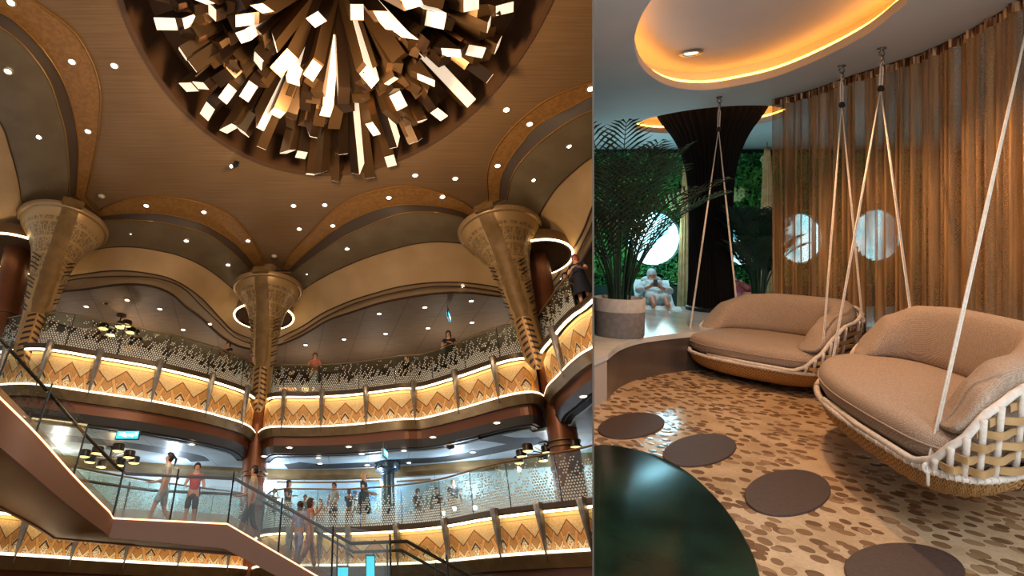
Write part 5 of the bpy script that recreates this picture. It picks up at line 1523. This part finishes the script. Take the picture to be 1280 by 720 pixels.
    for (hx, hy, hz), pair in zip(hooks, ends):
        h = Vector((hx, hy, hz))-L0
        bm = BM(); lathe(bm, [(0, 0), (.035, 0), (.035, -.012), (.012, -.02), (.012, -.03)], 16, c=tuple(h))
        tube(bm, [h+Vector((.026*math.cos(a), 0, -.052+.026*math.sin(a))) for a in (2*PI*k/16 for k in range(16))], .007, 6, closed=True)
        tube(bm, [h+Vector((.006, .014*math.cos(a), -.12+.048*math.sin(a))) for a in (2*PI*k/16 for k in range(16))], .006, 6, closed=True)
        obj('hook', bm, M_HOOK, root, smooth=2)
        j = h+Vector((0, 0, -.16)); kp = h+Vector((0, 0, -.40))
        tgt = [e(*q) for q in pair]; av = (tgt[0]+tgt[1])*.5; dr = (av-j).normalized(); kp = j+dr*.26
        bm = BM()
        for s in (-1, 1): tube(bm, [j+Vector((0, 0, .03)), j+Vector((s*.013, 0, -.04)), kp+Vector((s*.011, 0, 0))], .0065, 6)
        obj('hanger_cord', bm, M_ROPE, root, smooth=2)
        bm = BM(); ball(bm, kp, .026, (1, 1, 1.3)); ball(bm, kp+Vector((.02, 0, -.01)), .014); obj('knot', bm, M_TIE, root, smooth=2)
        for t in tgt:
            bm = BM(); sdv = (t-kp).cross(Vector((0, 1, 0))).normalized()*.006
            for s in (-1, 1): tube(bm, [kp, kp.lerp(t, .5)+sdv*s, t+sdv*s, t+Vector((0, 0, -.09))+sdv*s*.4], .0052, 6)
            obj('rope', bm, M_ROPE, root, smooth=2)
            bm = BM(); tube(bm, [t+Vector((.024*math.cos(a), .0, .024*math.sin(a))) for a in (2*PI*k/12 for k in range(12))], .008, 6, closed=True); obj('lashing', bm, M_ROPEW, root, smooth=2)
    return root
hz = H_C
hk = lambda x, y: tuple(Rz(x, y, hz))
swing((4.50, 6.22), (.355, -.665), (.56, .36), -.085, (hk(899, 121), hk(1052, 82)), (((188, 1.05, .36), (128, 1.09, .88)), ((-32, 1.05, .36), (12, 1.10, .82))), 'beige swing sofa hanging in front of the black trumpet column')
swing((3.70, 3.70), (-.385, -.965), (.62, .20), .085, (hk(1102, 60), hk(1291, -62)), (((192, 1.03, .37), (126, 1.09, .90)), ((-52, 1.04, .35), (30, 1.10, .90))), 'beige swing sofa with open woven side, nearest the camera and cut by the frame')

# ---------------- loungers and bathers on the platform
def lounger(px, dep, rz, label):
    b = Ry(px, 296, dep); T = MR @ Matrix.Translation((b.x, b.y, .19)) @ Matrix.Rotation(rz, 4, 'Z') @ Matrix.Scale(.85, 4)
    root = thing('lounger', label, 'lounger', M=T)
    mw = mat('lounger_white_%d' % px, '#dbe6ea', .5)
    sec = [(-1.0, .26), (-.55, .36), (-.1, .30), (.28, .34), (.62, .50), (.92, .68), (1.0, .74)]
    bm = BM(); tops = catmull([(0, y, z) for y, z in sec], 26)
    rows = [[p+Vector((x, 0, dz_)) for p in tops] for x, dz_ in ((-.34, 0), (.34, 0), (.34, -.09), (-.34, -.09))]
    loft(bm, list(map(list, zip(*rows))), closed=True); bmesh.ops.recalc_face_normals(bm, faces=bm.faces[:]); obj('mattress', bm, mw, root, smooth=.9)
    bm = BM(); box(bm, (0, -.1, .12), (.60, 1.5, .14)); bmesh.ops.bevel(bm, geom=bm.edges[:], offset=.02, segments=2); obj('base', bm, mw, root)
    bm = BM(); ball(bm, (0, .86, .74), .14, (1.5, .6, .7)); obj('pillow', bm, mw, root, smooth=2)
    return T
def recliner(T, label, robe, wrap, skin):
    root = thing('person', label, 'person', M=T)
    pts = [(0, .10, .44), (0, .32, .58), (0, .52, .78), (0, .62, .90), (0, .68, 1.00), (0, .69, 1.08), (0, .70, 1.17)]
    rd = [(.15, .12), (.14, .12), (.16, .12), (.10, .09), (.055, .055), (.072, .08), (.075, .085)]; ed = [(i, i+1) for i in range(6)]
    for s in (-1, 1):
        i = len(pts); pts += [(.19*s, .55, .84), (.30*s, .30, .66), (.10*s, .16, .82), (.03*s, .12, .90)]; rd += [.055, .045, .032, .035]; ed += [(3, i), (i, i+1), (i+1, i+2), (i+2, i+3)]
        for q in range(4):
            k = len(pts); pts += [(.03*s+(q-1.5)*.018, .10, .94), (.03*s+(q-1.5)*.019, .07, .975)]; rd += [.010, .008]; ed += [(i+3, k), (k, k+1)]
        k = len(pts); pts += [(.07*s, .10, .91), (.085*s, .07, .935)]; rd += [.011, .009]; ed += [(i+3, k), (k, k+1)]
        i = len(pts); pts += [(.10*s, .02, .42), (.12*s, -.38, .62), (.11*s, -.78, .42), (.12*s, -.88, .50)]; rd += [.09, .06, .04, .035]; ed += [(0, i), (i, i+1), (i+1, i+2), (i+2, i+3)]
    sm = mat('skin_bather'+skin.strip('#'), skin, .55)
    zq = lambda P_: [(x, y+.10*max(0, z-.45), .40+(z-.44)*.66) for x, y, z in P_]
    meshobj('body', skin_mesh(zq(pts), ed, rd, 1), sm, root)
    tp = [(0, .05, .44), (0, .32, .60), (0, .52, .80), (0, .60, .88)]; tr_ = [(.20, .16), (.18, .15), (.19, .15), (.14, .11)]; te = [(0, 1), (1, 2), (2, 3)]
    for s in (-1, 1):
        i = len(tp); tp += [(.20*s, .54, .84), (.31*s, .30, .67), (.16*s, .20, .78)]; tr_ += [.08, .075, .06]; te += [(3, i), (i, i+1), (i+1, i+2)]
        i = len(tp); tp += [(.11*s, -.02, .44), (.13*s, -.36, .60), (.12*s, -.52, .54)]; tr_ += [.12, .10, .09]; te += [(0, i), (i, i+1), (i+1, i+2)]
    meshobj('robe', skin_mesh(zq(tp), te, tr_, 1), pmat(robe), root)
    bm = BM(); ball(bm, (0, .80, .865), .105, (.95, .9, 1.1)); ball(bm, (0, .83, .92), .075, (1.1, .9, 1)); obj('hair' if wrap[0] else 'towel_wrap', bm, pmat(wrap[1]), root, smooth=2)
    bm = BM(); ball(bm, (0, .665, .835), .014, (1, 1.3, 1.6)); obj('nose', bm, sm, root, smooth=2)
    bm = BM()
    for s in (-1, 1): ball(bm, (s*.03, .675, .85), .012, (1.4, .8, .8))
    box(bm, (0, .675, .80), (.04, .012, .01)); obj('features', bm, pmat('#3a2420'), root)
T1 = lounger(820, 9.1, math.radians(-22), 'white moulded lounger under the bright porthole, someone lying on it')
recliner(T1, 'guest in a white robe with hair wrapped, reclining and holding a phone', '#dfe9ee', (0, '#cfdbe2'), '#c98a6c')
bm = BM(); box(bm, (0, .10, .74), (.075, .012, .15)); bmesh.ops.bevel(bm, geom=bm.edges[:], offset=.004, segments=2)
o = obj('phone', bm, mat('phone_dark', '#2a3038', .3), M=T1); tag(o, 'small phone held up by the guest in the white robe', 'phone')
T2 = lounger(928, 9.1, math.radians(-15), 'white lounger glimpsed behind the black trumpet column')
recliner(T2, 'guest in a red and pink top reclining behind the trumpet column', '#c94a5e', (1, '#3a2418'), '#c98a6c')

# ---------------- lounge lamps and added fills
def lampR(name, kind, p, power, color, **k):
    o = lamp_light(name, kind, (0, 0, 0), power, color, **{q: v for q, v in k.items() if q != 'aimR'})
    a = Vector(k['aimR'])-Vector(p) if 'aimR' in k else Vector((0, 0, -1))
    o.matrix_world = MR @ Matrix.Translation(p) @ a.to_track_quat('-Z', 'Y').to_matrix().to_4x4()
    return o
lampR('spot_over_swings', 'SPOT', (3.6, 4.9, 3.35), 230, '#ffc490', spot=140, r=.05, blend=.5)
lampR('spot_over_pebbles', 'SPOT', (2.3, 3.5, 3.35), 75, '#ffbd86', spot=140, r=.05, blend=.6)
lampR('porthole_glow', 'POINT', (5.6, 10.3, 1.7), 35, '#9fe6ff', r=.2)
lampR('platform_fill', 'POINT', (4.6, 9.6, 1.9), 40, '#b8ecf5', r=.3)  # added fill without a fixture, lifts the dark drapes
lampR('front_fill', 'POINT', (2.2, .7, 2.1), 120, '#eef2f5', r=.4)  # added fill out of view, brightens the whole lounge; no real lamp
